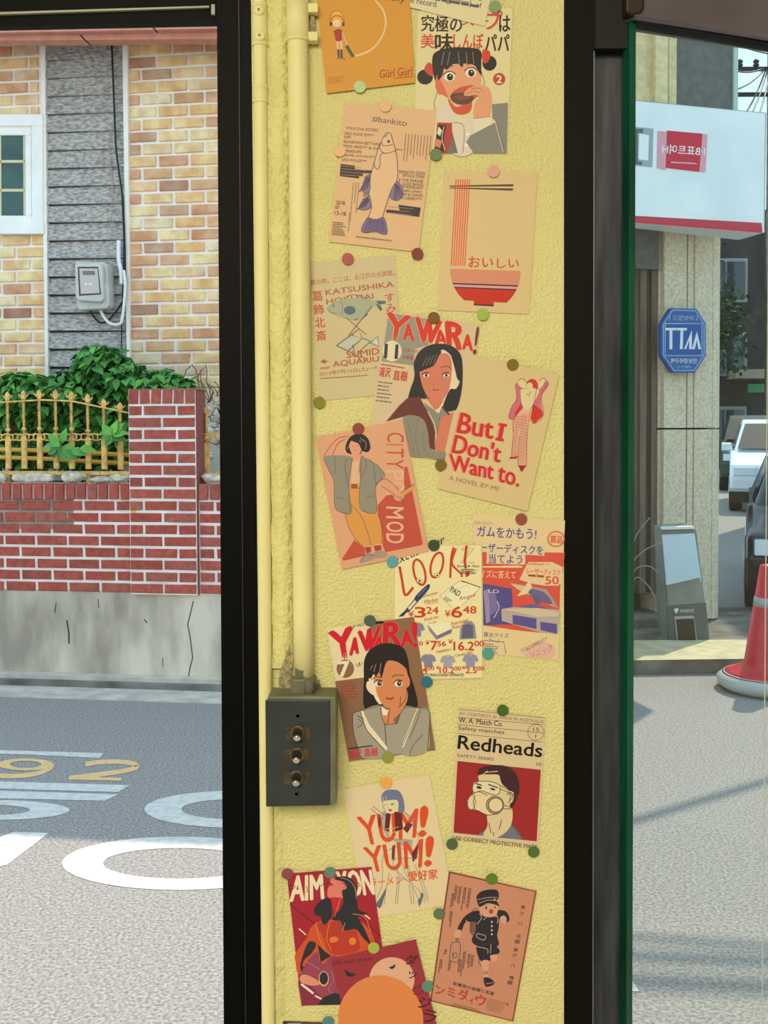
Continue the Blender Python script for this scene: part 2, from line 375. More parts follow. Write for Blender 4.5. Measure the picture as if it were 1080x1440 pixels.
# open glass door, hinged away from us
green = mat('green_glass_edge', s(10, 88, 64), .15, spec=.5, c2=s(6, 62, 46), scale=14, stretch=(1, 1, .5))
pane = glassmat('clear_door_glass', (.90, .93, .91, 1), .035)
rail = mat('brown_door_rail', s(116, 108, 116), .4, .2, c2=s(96, 90, 98), scale=5)
door = empty('door_1', G.P(0, 0, .1), kind='structure')
door['label'] = 'open frameless glass door with green edge and brown top rail'
u1 = 1.0
MB().fbox(G, .010, u1, .0, .010, .12, G.at(900, 10)[1]).build('glass_pane', pane, door)
ge = MB().fbox(G, -.0005, .0075, -.001, .011, .12, G.at(889, 26)[1]); ge.build('glass_edge', green, door)
mb = MB().slabF(G, [(893, 22), (893, -160), (1300, -160), (1300, 88)], -.016, .042); mb.build('top_rail', rail, door, bevel=.003)
MB().slabF(G, [(893, 28), (893, 20), (1300, 88), (1300, 98)], -.006, .022).build('rail_gasket', black, door)
MB().slabY([(878, -120), (906, -120), (907, 12), (901, 20), (890, 22), (880, 18)], YW-.006, .03).build('door_patch_fitting', mat('dark_brown_fitting', s(48, 40, 32), .4, .3), door, bevel=.003)
MB().fbox(G, G.at(1076.9, 700)[0], G.at(1078.1, 700)[0], -.0005, .0, .12, G.at(1078, 40)[1]).build('glass_joint', mat('pale_glass_joint', s(200, 215, 205), .3), door)
# ================================================================ the street outside
asph = mat('asphalt', (.42, .385, .34, 1), .9, c2=(.20, .185, .175, 1), scale=95, bump=.25, bscale=70, detail=8)
conc = mat('weathered_concrete', s(228, 212, 190), .9, c2=s(166, 153, 136), scale=3.2, stretch=(1.6, 1.6, .55), bump=.2, bscale=30, detail=9)
kerbm = mat('kerb_concrete', s(140, 134, 124), .9, c2=s(98, 92, 84), scale=5, bump=.2, bscale=40)
gutm = mat('gutter_concrete', s(212, 204, 188), .9, c2=s(184, 176, 164), scale=9, bump=.1, bscale=60)
mb = MB().add([(-30, 1.25, 0), (30, 1.25, 0), (30, 60, 0), (-30, 60, 0)], [(0, 1, 2, 3)])
road = struct(mb, 'road', asph)
struct(MB().fbox(H, -6, 1.95, -.36, -.10, 0, .006), 'gutter', gutm)
kb = struct(MB().fbox(H, -6, 1.95, -.12, .05, 0, .035), 'kerb', kerbm)
MB().fbox(H, -6, 1.95, -.07, .05, .035, .06).build('kerb_top', gutm, kb)

# painted marks on the road (flat paint, a part of the road)
wht = mat('worn_white_road_paint', (.72, .69, .62, 1), .7, c2=(.58, .55, .49, 1), scale=30)
yel = mat('worn_yellow_road_paint', (.90, .56, .22, 1), .7, c2=(.72, .48, .24, 1), scale=30)
def ground_art(name, m, fn, z=.0015):
    a = Art(); fn(a); V = np.concatenate(a.V); Z = np.concatenate(a.Z)
    mb = MB(); mb.add([hitZ(V[i,0], V[i,1], z+Z[i]*.0001) for i in range(len(V))], a.F); return mb.build(name, m, road)
def gring(cx, cy, rx, ry, wx, wy):          # ring of paint seen on the ground
    def f(a):
        t = np.linspace(0, 2*math.pi, 65); o = np.stack([cx+rx*np.cos(t), cy+ry*np.sin(t)], 1); i = np.stack([cx+(rx-wx)*np.cos(t), cy+(ry-wy)*np.sin(t)], 1)
        a.raw(np.concatenate([o, i]), [(k, k+1, k+66, k+65) for k in range(64)], 0)
    return f
ground_art('painted_ring', wht, gring(252, 1214, 165, 37.5, 58, 16))
ground_art('painted_ring', wht, gring(330, 1138, 127, 26, 52, 12))
ground_art('painted_ring', wht, gring(-10, 1139, 108, 14, 56, 7))
ground_art('painted_stripe', wht, lambda a: a.p(0, '18,1170 69,1171 10,1216 -60,1228 -60,1200'))
ground_art('painted_stripe', wht, lambda a: a.p(0, '-30,1098 183,1104 166,1114 -30,1108'))
ground_art('painted_stripe', wht, lambda a: a.p(0, '-30,1111 166,1117 148,1126 -30,1122'))
ground_art('painted_stripe', wht, lambda a: a.p(0, '-30,1054 40,1056 146,1059 140,1066 100,1064 60,1062 -30,1059'))
ground_art('painted_digit', yel, lambda a: a.l(0, 6.5, '-4,1091 28,1091 54,1087 70,1080 74,1074', 1))
ground_art('painted_digit_loop', yel, gring(36, 1075, 39, 8.5, 17, 3.6), z=.002)
ground_art('painted_digit', yel, lambda a: a.l(0, 6.5, '120,1075 138,1072 165,1071 188,1074 192,1079 175,1084 140,1089 98,1094', 1).p(0, '98,1091 172,1094 170,1098 95,1096'))
ground_art('painted_stripe', wht, lambda a: a.p(0, '878,1383 890,1380 899,1394 880,1394'))

# ---------------- garden wall of red brick on a concrete plinth
redb = mat('red_brick', (1, 1, 1, 1), .85, c2=(.72, .70, .68, 1), scale=30, bump=.3, bscale=120,
           rnd=[s(192, 92, 76), s(184, 86, 72), s(198, 98, 82), s(174, 86, 74), s(190, 104, 90)])
mort = mat('pale_mortar', s(255, 248, 240), .95, c2=s(240, 228, 214), scale=6, bump=.3, bscale=90)
mort2 = mat('grey_mortar', s(176, 160, 146), .95, c2=s(138, 120, 108), scale=8, bump=.3, bscale=90)
def brickmesh(L, Hh, D=.03, n=0):
    mb = MB(); r = random.Random(n+int(L*1000)); e = .0018
    def j(): return r.uniform(-e, e)
    f = [(-L/2+j(), -D/2, -Hh/2+j()), (L/2+j(), -D/2, -Hh/2+j()), (L/2+j(), -D/2, Hh/2+j()), (-L/2+j(), -D/2, Hh/2+j())]
    g = [(x*1.0+(.003 if x < 0 else -.003), y-.004, z+(.003 if z < 0 else -.003)) for x, y, z in f]
    bk = [(x, D/2, z) for x, y, z in f]
    mb.add(g+f+bk, [(0,1,2,3),(4,5,1,0),(5,6,2,1),(6,7,3,2),(7,4,0,3),(8,9,5,4),(9,10,6,5),(10,11,7,6),(11,8,4,7)])
    return mb.mesh('brick', (0, 0, 0))
_bm = {}
def brick(parent, F, u0, u1, v, z0, z1, m, key):
    L = round(u1-u0, 3); Hh = round(z1-z0, 3); k = (key, L, Hh, R.randrange(3))
    if k not in _bm:
        me = brickmesh(L, Hh, n=k[3]); me.materials.append(m); _bm[k] = me
    inst('brick', _bm[k], F.P((u0+u1)/2, v+R.uniform(-.0015, .0015), (z0+z1)/2), parent, (0, R.uniform(-.004, .004), F.ang))
UP0, UP1 = H.at(183, 640)[0], H.at(278, 640)[0]
ZB = H.at(150, 834)[1]; ZL = H.at(150, 680)[1]; ZS = H.at(150, 703)[1]; ZP = H.at(230, 547, -.02)[1]
gw = empty('garden_wall', H.P(-.7, 0, 0), label='low red brick garden wall with square brick post on a cracked concrete plinth', cat='wall')
MB().fbox(H, -6, 1.95, .0, .30, 0, ZB+.012).build('plinth', conc, gw)
crk = mat('dark_crack', s(78, 74, 68), 1)
def crack(pts, wd):
    a = Art(); a.l(0, wd, pts); V = a.V[0]; co = []
    for x, y in V:
        u, z = H.at(x, y, 0); co.append(H.P(u, -.0012, z))
    MB().add(co, a.F).build('crack', crk, gw)
crack('272,845 268,862 264,878 268,900 271,925 267,940 265,953', 1.4); crack('94,872 97,890 97,905', 2.2); crack('79,848 77,862', 1.3)
crack('138,842 139,855', 1.0); crack('203,871 207,876', 1.4); crack('229,925 229,938', .9)
MB().fbox(H, -6, UP0, .001, .25, ZB, ZL-.006).build('mortar_bed', mort, gw)
MB().fbox(H, UP1, 1.95, .001, .25, ZB, ZL-.006).build('mortar_bed', mort, gw)
MB().fbox(H, UP0+.003, UP1-.003, -.024, .14, ZB, ZP-.006).build('post_core', mort, gw)
MB().fbox(H, -6, UP0-.35, -.0005, .02, ZS-.0666*2.6, ZS+.004).build('mortar_bed', mort2, gw)
pitch = (ZS-ZB)/8; LU = .197; joint = .0175
for r in range(8):
    z0 = ZB+pitch*r+joint*.5; z1 = z0+pitch-joint; off = .0 if r % 2 else LU/2
    u = UP0-.002
    k = 0; first = (LU-joint) if r % 2 == 0 else LU/2-joint
    while u > -1.95:
        L = first if k == 0 else LU-joint
        brick(gw, H, u-L, u, .012, z0, z1, redb, 'r'); u -= L+joint; k += 1
    u = UP1+.012; k = 0
    while u < 1.93:
        L = LU/2-joint if (k == 0 and r % 2) else LU-joint
        brick(gw, H, u, u+L, .012, z0, z1, redb, 'r'); u += L+joint; k += 1
# upright bricks along the top of the wall
sp_ = .0665
u = UP0-.004
while u > -1.95: brick(gw, H, u-sp_+.012, u, .004, ZS+.004, ZL, redb, 's'); u -= sp_
u = UP1+.006
while u < 1.90: brick(gw, H, u, u+sp_-.012, .004, ZS+.004, ZL, redb, 's'); u += sp_
# brick post
wP = UP1-UP0; ZPT = H.at(230, 569, -.02)[1]; nrow = 16; pp = (ZPT-ZB)/nrow
for r in range(nrow):
    z0 = ZB+pp*r+joint*.5; z1 = z0+pp-joint
    sizes = [.5, .5] if r % 2 == 0 else [.22, .5, .28]
    u = UP0
    for f in sizes:
        L = f*wP; brick(gw, H, u+joint*.4, u+L-joint*.4, -.012, z0, z1, redb, 'p'); u += L
u = UP0
for k in range(6):
    L = wP/6; brick(gw, H, u+.006, u+L-.004, -.014, ZPT+.006, ZP, redb, 'ps'); u += L
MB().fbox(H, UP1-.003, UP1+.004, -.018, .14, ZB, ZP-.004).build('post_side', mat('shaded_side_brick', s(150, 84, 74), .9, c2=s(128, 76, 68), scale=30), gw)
MB().fbox(H, UP0, UP1+.012, -.02, .14, ZP-.004, ZP+.002).build('post_cap', mort2, gw)

# iron fence along the wall: every picket a part
gold = mat('worn_gold_paint', s(252, 202, 110), .55, .05, c2=s(206, 158, 94), scale=26, bump=.1, bscale=80)
def picketmesh(hgt):
    mb = MB()
    mb.add([(-.0165,-.006,.02),(.0165,-.006,.02),(.0165,-.006,.41*hgt),(.011,-.006,.45*hgt),(-.011,-.006,.45*hgt),(-.0165,-.006,.41*hgt),
            (-.0165,.006,.02),(.0165,.006,.02),(.0165,.006,.41*hgt),(.011,.006,.45*hgt),(-.011,.006,.45*hgt),(-.0165,.006,.41*hgt)],
           [(0,1,2,3,4,5),(11,10,9,8,7,6),(0,6,7,1),(1,7,8,2),(2,8,9,3),(3,9,10,4),(4,10,11,5),(5,11,6,0)])
    mb.box((0, 0, .22*hgt), (.021, .018, .34*hgt))
    mb.tube([(0, 0, .43*hgt), (0, 0, .90*hgt)], .0078, 6)
    for k in range(6):   # twist of the bar
        z = (.64+.035*k)*hgt; mb.tube([(-.009, -.008, z), (.009, -.008, z+.012)], .003, 4)
    mb.lathe((0, 0, .50*hgt), [(.009, 0), (.015, .006), (.015, .016), (.009, .022)], 8)
    mb.lathe((0, 0, .875*hgt), [(.007, 0), (.014, .004), (.014, .012), (.007, .018)], 8)
    z = .90*hgt; w_ = .095*hgt
    lf = [(0, 0), (.014, .25), (.0165, .45), (.011, .72), (0, 1.0), (-.011, .72), (-.0165, .45), (-.014, .25)]
    mb.prism([(x, -.005, z+y*w_) for x, y in lf], (0, .010, 0))
    for sg in (-1, 1):
        mb.tube([(0, 0, z+.006), (sg*.016, 0, z+.006), (sg*.027, 0, z+.016), (sg*.031, 0, z+.026)], [.006, .005, .0045, .002], 6)
    return mb.mesh('picket', (0, 0, 0))
pm = picketmesh(.50); pm.materials.append(gold)
def wave(F, ua, ub, v, z, amp, n, ph):
    return [F.P(ua+(ub-ua)*i/n, v, z+amp*math.sin(ph+i*2.1)) for i in range(n+1)]
VF = .12
def fence(px_list, tops, pa, pb, label):
    ua, ub = H.at(pa, 620, VF)[0], H.at(pb, 620, VF)[0]
    zb = H.at(150, 664, VF)[1]
    root = empty('iron_fence', H.P((ua+ub)/2, VF, ZL), label=label, cat='fence', group='gold painted iron fence panels on the garden wall')
    for px, py in zip(px_list, tops):
        u = H.at(px, 620, VF)[0]; zt = H.at(px, py, VF)[1]
        inst('picket', pm, H.P(u, VF, zb-.0), root, (0, 0, H.ang), (1.0, 1.0, (zt-zb)/.50))
    MB().fbox(H, ua, ub, VF-.014, VF+.014, zb-.016, zb+.006).build('bottom_rail', gold, root)
    for yy in (610.5, 618.5):
        z = H.at(150, yy, VF)[1]; MB().tube(wave(H, ua, ub, VF-.004, z, .0035, int((ub-ua)/.02), yy), .0052, 6).build('scroll_rail', gold, root)
    for px in px_list[:-1] if len(px_list) > 2 else px_list:
        u = H.at(px+11, 620, VF)[0]; z = H.at(150, 614.5, VF)[1]
        for sg in (-1, 1):
            MB().tube([H.P(u+sg*.022, VF-.008, z+.018), H.P(u+sg*.014, VF-.010, z+.006), H.P(u+sg*.014, VF-.010, z-.006), H.P(u+sg*.022, VF-.008, z-.018)], .0045, 5).build('scroll', gold, root)
    return root, ua, ub, zb
xs = [-34, -11, 11.5, 34, 56, 79, 101, 124, 146.5, 169.5]; tops = [556, 552, 550, 548, 547, 547, 549, 553, 560, 565]
f1, ua, ub, zb = fence(xs, tops, -44, 183, 'gold iron fence panel with fleur tips left of the brick post')
pts = []
for x in np.linspace(-34, 183, 26):
    t = np.interp(x, [-34, 60, 101, 135, 183], [568, 562.5, 564, 571, 581]); u, z = H.at(x, t, VF); pts.append(H.P(u, VF-.006, z))
MB().tube(pts, .006, 6).build('arched_rail', gold, f1)
for px in (12, 125): 
    u = H.at(px, 670, VF)[0]; MB().fbox(H, u-.012, u+.012, VF-.01, VF+.01, ZL-.01, zb).build('fence_foot', gold, f1)
f2, *_ = fence([290.5, 313, 336], [571, 566, 560], 279, 360, 'gold iron fence panel right of the brick post beside the black frame')

# stones lying on the wall under the fence
stone = mat('pale_stone', s(236, 222, 200), .9, c2=s(176, 164, 144), scale=22, bump=.5, bscale=50)
def stonemesh(F, u, v, z, su, sv, sz, seed, name='stone', m=stone, blocky=0, **kw):
    r = random.Random(seed); bm = bmesh.new(); bmesh.ops.create_icosphere(bm, subdivisions=3, radius=1)
    mb = MB(); ph = [r.uniform(0, 6) for _ in range(4)]
    vs = []
    for q in bm.verts:
        c = q.co; k = 1+.16*math.sin(3*c.x+ph[0])*math.cos(4*c.z+ph[1])+.08*math.sin(7*c.y+ph[2])
        if blocky: c = Vector([math.copysign(abs(a)**.45, a) for a in c])*.85; k = 1+.04*math.sin(5*c.x+ph[0])
        vs.append(F.P(u+c.x*k*su, v+c.y*k*sv, z+sz+c.z*k*sz))
    mb.add(vs, [[w_.index for w_ in f.verts] for f in bm.faces], not blocky); bm.free(); return mb.build(name, m, **kw)
def pxu(px, v=.08): return H.at(px, 672, v)[0]
stonemesh(H, pxu(50), .06, ZL, .152, .05, .030, 1, blocky=1, label='long squared grey stone on the wall under the fence', cat='stone')
stonemesh(H, pxu(105), .06, ZL, .072, .05, .033, 2, label='white rounded stone on the wall right of the squared one', cat='stone')
stonemesh(H, pxu(144), .07, ZL, .068, .05, .020, 3, label='flat grey stone on the wall between white stone and brick post', cat='stone')
stonemesh(H, pxu(171), .05, ZL, .060, .05, .026, 4, label='white flat stone touching the left side of the brick post', cat='stone')
stonemesh(H, pxu(300), .06, ZL, .062, .05, .030, 5, label='pale stone on the wall right of the brick post', cat='stone')
stonemesh(H, pxu(2), .06, ZL, .045, .04, .026, 6, label='small grey stone on the wall at the left picture edge', cat='stone')
pipey = mat('yellow_hose', s(236, 176, 60), .4)
for k, (ya, yb) in enumerate(((630, 640), (641, 652))):
    MB().tube([H.P(H.at(-60, ya, .3)[0], .30, H.at(-60, ya, .3)[1]), H.P(H.at(70, (ya+yb)/2, .3)[0], .31, H.at(70, (ya+yb)/2-1, .3)[1]), H.P(H.at(182, yb, .3)[0], .30, H.at(182, yb, .3)[1])], .014, 10).build(
        'yellow_hose', pipey, label=('upper' if k == 0 else 'lower')+' yellow pipe running behind the fence pickets', cat='pipe')
# soil behind the wall
struct(MB().fbox(H, -6, 1.95, .25, .9, 0, ZL-.03), 'planting_bed', mat('dark_soil', s(70, 60, 48), .95, c2=s(48, 42, 34), scale=30, bump=.4))

# ---------------- the house opposite
VH = .9
cream = mat('cream_mortar_wall', s(255, 248, 236), .9, c2=s(250, 238, 224), scale=12, bump=.3, bscale=80)
tanb = mat('tan_brick', (1, 1, 1, 1), .85, c2=(.80, .62, .50, 1), scale=9, bump=.35, bscale=90,
           rnd=[s(255, 226, 166), s(255, 230, 180), s(252, 208, 146), s(255, 226, 170), s(226, 172, 134), s(255, 218, 172), s(255, 234, 190), s(190, 134, 112)])
hs = empty('house', H.P(-.5, VH, 0), label='house opposite with tan brick walls, grey lapped siding and white framed window', cat='house')
ul, ur = H.at(-120, 300, VH)[0], 2.0
MB().fbox(H, -6, ur, VH+.004, VH+.25, 0, 4.15).build('brick_backing', cream, hs)
MB().fbox(H, -6, ur, VH+.25, VH+.8, 0, 4.15).build('house_body', cream, hs)
hp = H.at(240, 400, VH)[1]-H.at(240, 417.3, VH)[1]; nb = 0
def brickzone(ya, yb, xa, xb, ph):
    global nb
    y = ya; k = ph
    ua_, ub_ = H.at(xa, 300, VH)[0], H.at(xb, 300, VH)[0]; zt = H.at(240 if xa > 100 else 20, ya, VH)[1]; z = zt
    zend = H.at(240 if xa > 100 else 20, yb, VH)[1]
    while z > zend:
        u = ua_+(0 if k % 2 else -.108); 
        while u < ub_:
            a, b = max(u, ua_), min(u+.193, ub_)
            if b-a > .025: brick(hs, H, a, b, VH+.008, z-.062, z, tanb, 't'); nb += 1
            u += .2155
        z -= hp; k += 1
brickzone(62, 560, 181, 352, 0)
fieldb = MB(); z = H.at(240, 62, VH)[1]; k = 0; zend_ = H.at(240, 560, VH)[1]; us_ = H.at(352, 300, VH)[0]
while z > zend_:
    u = H.at(181, 300, VH)[0]+(0 if k % 2 else -.108)
    while u < 1.98:
        if u+.193 > us_: fieldb.fbox(H, max(u, us_), min(u+.193, 1.98), VH-.007, VH+.02, z-.062, z)
        u += .2155
    z -= hp; k += 1
fieldb.build('brick_field', tanb, hs, kind='stuff')
brickzone(66, 158, -60, 57, 1); brickzone(332, 540, -60, 62, 0)
MB().slabF(H, [(57, 62), (63, 62), (68, 560), (64, 560)], VH-.036, .06).build('corner_bead', cream, hs)
MB().slabF(H, [(172, 60), (179, 60), (183, 570), (179, 570)], VH-.036, .06).build('corner_bead', cream, hs)
side = mat('grey_stone_siding', s(206, 196, 186), .95, c2=s(142, 135, 128), scale=60, bump=.9, bscale=70, detail=9, stretch=(.5, .5, 1.3))
y0 = 62; k = 0
while y0 < 560:
    ua_, zt = H.at(61+y0*.008, y0, VH); ub_, _ = H.at(174+y0*.009, y0, VH); zb_ = H.at(120, y0+25.3, VH)[1]
    a = [H.P(ua_, VH-.006, zt), H.P(ub_, VH-.006, zt), H.P(ub_, VH-.026, zb_+.010), H.P(ua_, VH-.030, zb_+.020)]
    b = [H.P(ua_, VH+.03, zt), H.P(ub_, VH+.03, zt), H.P(ub_, VH+.03, zb_+.010), H.P(ua_, VH+.03, zb_+.020)]
    MB().hexa(a, b).build('siding_plank', side, hs); y0 += 25.4; k += 1
_dk = MB().slabF(H, [(58, 60), (178, 58), (183, 572), (66, 572)], VH+.002, .01); _dk.build('siding_shade_sheet', mat('painted_siding_shade', s(78, 74, 72), .95), hs)  # dark sheet behind the plank gaps paints their shadow lines
# window
wf = mat('white_window_frame', s(255, 250, 240), .5, c2=s(244, 238, 228), scale=6)
wd = mat('greenish_window_glass', s(12, 54, 46), .08, spec=.8, c2=s(30, 88, 76), scale=5)
beige = mat('beige_glazing_bar', s(214, 204, 160), .5)
def fq(x0_, y0_, x1_, y1_, v, th, name, m, parent, bev=0): return MB().slabF(H, [(x0_, y0_), (x1_, y0_), (x1_+.5, y1_), (x0_+.5, y1_)], v, th).build(name, m, parent, bevel=bev)
wn = fq(-110, 160, 60, 177, VH-.05, .08, 'window_frame', wf, hs, .006)
fq(-110, 312, 61, 329, VH-.05, .08, 'frame_sill', wf, wn, .006); fq(44, 177, 60, 313, VH-.05, .08, 'frame_jamb', wf, wn, .006)
fq(-110, 177, 44, 190, VH-.03, .06, 'sash', wf, wn, .005); fq(-110, 303, 45, 313, VH-.03, .06, 'sash', wf, wn, .005); fq(35, 190, 44, 303, VH-.03, .06, 'sash', wf, wn, .005)
fq(-110, 188, 37, 305, VH-.008, .006, 'window_pane', wd, wn)
for y_ in (227, 267.5): fq(-110, y_-2, 36, y_+2, VH-.014, .006, 'glazing_bar', beige, wn)
fq(-1, 190, 1.5, 303, VH-.014, .006, 'glazing_bar', beige, wn); fq(32.5, 190, 35, 303, VH-.014, .006, 'glazing_bar', beige, wn)
# eave: long clay boards seen from below
clay = mat('clay_eave_board', (1, 1, 1, 1), .8, c2=(.86, .82, .80, 1), scale=14, bump=.2, rnd=[s(218, 150, 126), s(210, 142, 120), s(222, 156, 132)])
shad = mat('painted_eave_shade', s(60, 36, 28), .9)
def eave(y0l, y0r, y1l, y1r, cuts, v):
    xs_ = [-140]+cuts+[420]
    for a, b in zip(xs_[:-1], xs_[1:]):
        f = lambda x, l, r_: l+(r_-l)*x/310
        MB().slabF(H, [(a+1.2, f(a, y0l, y0r)), (b-1.2, f(b, y0l, y0r)), (b+8-1.2, f(b, y1l, y1r)), (a+8+1.2, f(a, y1l, y1r))], v, .10).build('eave_board', clay, hs, bevel=.003)
eave(38, 29, 46, 40, [-20, 210], VH-.46); eave(49, 44, 57, 54.5, [-60, 111], VH-.40)
MB().slabF(H, [(-140, 30), (420, 20), (420, 56), (-140, 61)], VH-.30, .06).build('eave_shade_sheet', shad, hs)  # dark sheet stands in for the shade behind the eave boards
mb = MB()
for i in range(26):
    x = -30+i*13.6+R.uniform(-3, 3); yy = 57.5-x*.008; mb.slabF(H, [(x, yy), (x+R.uniform(6, 14), yy), (x+R.uniform(6, 10), yy+R.uniform(2, 5)), (x+1, yy+R.uniform(1, 4))], VH-.12, .05)
mb.build('crumbling_mortar', clay, hs)
ze = H.at(150, 33, VH-.46)[1]
MB().hexa([H.P(-6, VH-.42, ze), H.P(2.0, VH-.42, ze), H.P(2.0, VH-.42, ze+.10), H.P(-6, VH-.42, ze+.10)],
          [H.P(-6, VH+.9, ze+.45), H.P(2.0, VH+.9, ze+.45), H.P(2.0, VH+.9, ze+.55), H.P(-6, VH+.9, ze+.55)]).build('roof_slope', clay, hs)

# electric meter with its cables
mgrey = mat('meter_housing_plastic', s(214, 210, 200), .5, c2=s(196, 192, 184), scale=8)
mt = empty('electric_meter', H.P(H.at(129, 436, VH)[0], VH-.05, H.at(129, 436, VH)[1]), label='grey electric meter box mounted on the grey lapped siding', cat='meter')
vm = VH-.15
MB().slabF(H, [(106, 369), (109, 367.5), (145, 368.5), (151, 372), (153, 430), (149, 434), (112, 436), (108, 432)], vm+.02, .11).build('meter_back', mgrey, mt, bevel=.008)
MB().slabF(H, [(105, 371), (140, 370), (144, 374), (146, 420), (142, 425), (110, 423), (106, 418)], vm-.012, .035).build('meter_cover', mgrey, mt, bevel=.008)
MB().slabF(H, [(109, 375), (138, 375), (142, 414), (111, 416)], vm-.014, .004).build('window_seal', mat('meter_dark_seal', s(84, 66, 62), .5), mt, bevel=.004)
dp = MB().slabF(H, [(111.5, 377.5), (137, 377.5), (140, 412), (113.5, 413.5)], vm-.017, .003).build('meter_dial', mat('meter_dial_pink', s(208, 190, 180), .4), mt)
MB().slabF(H, [(116, 381), (133, 381), (133.5, 386.5), (116.5, 386.5)], vm-.0185, .002).build('meter_display', mat('meter_display_grey', s(120, 118, 104), .4), dp)
for px in (121, 127.5):
    u, z = H.at(px, 400, vm-.018); MB().lathe(H.P(u, vm-.017, z), [(.009, 0), (.009, .002), (.004, .003)], 12, 'Y').build('meter_dot', wf, dp)
def cable(name, pts, r, m, label, v=VH-.05, cat='cable', frame=H, **kw):
    q = []
    for x, y in smoothpts(pts, False, 5):
        u, z = frame.at(x, y, v); q.append(frame.P(u, v, z))
    return MB().tube(q, r, 8).build(name, m, label=label, cat=cat, **kw)
blk = mat('black_cable_rubber', s(28, 28, 30), .5); wcon = mat('white_conduit_plastic', s(240, 240, 238), .4)
cable('black_cable', [(157, 61), (159, 110), (161, 160), (163, 205), (167, 240), (172, 275), (175, 330), (176, 410), (172, 425), (160, 442), (150, 452), (140, 453), (131, 444), (127, 436)], .0065, blk, 'black cable running down the siding and curling under the meter')
cable('thin_wire', [(171, 270), (174, 340), (173, 400), (171, 450), (171, 520)], .004, blk, 'thin dark wire hanging down beside the white conduit', VH-.035)
cable('white_conduit', [(167, 338), (167, 365), (170, 380), (171, 400)], .014, wcon, 'white plastic conduit piece on the right edge of the siding', VH-.055)
cable('white_conduit', [(141, 436), (147, 447), (155, 455), (167, 456), (172, 447), (176, 405), (174, 380)], .010, wcon, 'bent white conduit rising from under the meter', VH-.07)
cable('dry_vine', [(157, 180), (153, 205), (156, 240), (158, 270), (156, 312)], .003, mat('dry_vine', s(196, 168, 140), .9), 'thin dry vine climbing the siding near the cable', VH-.03, cat='vine')

# ---------------- plants: every leaf of the near layer an object
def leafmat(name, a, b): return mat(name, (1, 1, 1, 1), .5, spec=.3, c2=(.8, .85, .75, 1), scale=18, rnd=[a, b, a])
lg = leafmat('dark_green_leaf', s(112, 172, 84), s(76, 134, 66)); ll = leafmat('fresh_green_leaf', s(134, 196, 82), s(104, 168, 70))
def leafmesh(L, W, m, n):
    prof = [(0, .04), (.15, .62), (.32, 1), (.55, .86), (.78, .46), (1, 0)]; mb = MB(); vs = []; 
    for t, w_ in prof: vs += [(-w_*W/2, t*L, .10*W*w_-.30*L*t*t), (0, t*L, -.30*L*t*t-.01*W), (w_*W/2, t*L, .10*W*w_-.30*L*t*t)]
    fs = []
    for i in range(len(prof)-1):
        a = 3*i; fs += [(a, a+1, a+4, a+3), (a+1, a+2, a+5, a+4)]
    mb.add(vs, fs, True); me = mb.mesh('leaf', (0, 0, 0)); me.materials.append(m); return me
LD = [leafmesh(.095, .058, lg, 0), leafmesh(.078, .045, lg, 1)]; LF = [leafmesh(.10, .055, ll, 2), leafmesh(.08, .045, ll, 3)]
def shrub(label, px0, blobs, n, v0, v1, fresh=.12, name='leafy_shrub', size=1.0):
    c = H.P(H.at(px0, 660, v0)[0], v0+.1, ZL-.03); root = empty(name, c, label=label, cat='shrub')
    mb = MB(); r = R
    for (cx, cy, rx, ry) in blobs:      # inner foliage nobody could count
        for _ in range(int(rx*ry*.32)):
            a = r.uniform(0, 6.28); q = math.sqrt(r.random())*.92; x = cx+rx*q*math.cos(a); y = cy+ry*q*math.sin(a)
            v = r.uniform(v0+.08, v1); u, z = H.at(x, y, v)
            if z < ZL-.02: continue
            p = H.P(u, v, z); M = Euler((r.uniform(-1.2, .4), r.uniform(-.8, .8), r.uniform(0, 6.28))).to_matrix(); k = r.uniform(.6, 1.1)
            mb.add([p+M@Vector((-.03*k, .03*k, 0)), p+M@Vector((0, 0, .006)), p+M@Vector((.03*k, .03*k, 0)), p+M@Vector((0, .09*k, -.012))], [(0, 1, 3), (1, 2, 3)])
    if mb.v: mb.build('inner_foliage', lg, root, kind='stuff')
    tot = sum(b[2]*b[3] for b in blobs)
    for (cx, cy, rx, ry) in blobs:
        for _ in range(int(n*rx*ry/tot)):
            a = r.uniform(0, 6.28); q = math.sqrt(r.random()); x = cx+rx*q*math.cos(a); y = cy+ry*q*math.sin(a)
            v = v0+(v1-v0)*.5*q*q+r.uniform(-.02, .05); u, z = H.at(x, y, v)
            if z < ZL: continue
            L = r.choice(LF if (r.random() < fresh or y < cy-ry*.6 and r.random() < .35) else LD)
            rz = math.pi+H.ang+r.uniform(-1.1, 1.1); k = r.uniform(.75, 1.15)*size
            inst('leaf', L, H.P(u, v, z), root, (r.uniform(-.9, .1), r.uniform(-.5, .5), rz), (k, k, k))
    mb = MB()
    for _ in range(7):
        b = r.choice(blobs); x = b[0]+r.uniform(-.5, .5)*b[2]; v = (v0+v1)/2; u, z = H.at(x, b[1], v)
        mb.tube([H.P(u+r.uniform(-.05, .05), v, ZL-.04), H.P(u, v, z)], [.006, .003], 5)
    mb.build('stem', mat('shrub_stem', s(96, 84, 60), .9), root); return root
shrub('dense green shrub mounded above the fence in front of the meter wall', 150, [(150, 530, 58, 34), (215, 545, 48, 26), (108, 545, 34, 30), (240, 540, 34, 13), (140, 500, 35, 14)], 262, .35, .60)
shrub('lower green shrub behind the left end of the fence', 30, [(25, 555, 58, 34), (40, 540, 50, 14), (80, 550, 26, 18)], 130, .30, .58, .18)
shrub('dark foliage seen between the fence pickets', 90, [(30, 615, 90, 46), (120, 612, 70, 50), (165, 600, 20, 60)], 110, .36, .60, .02)
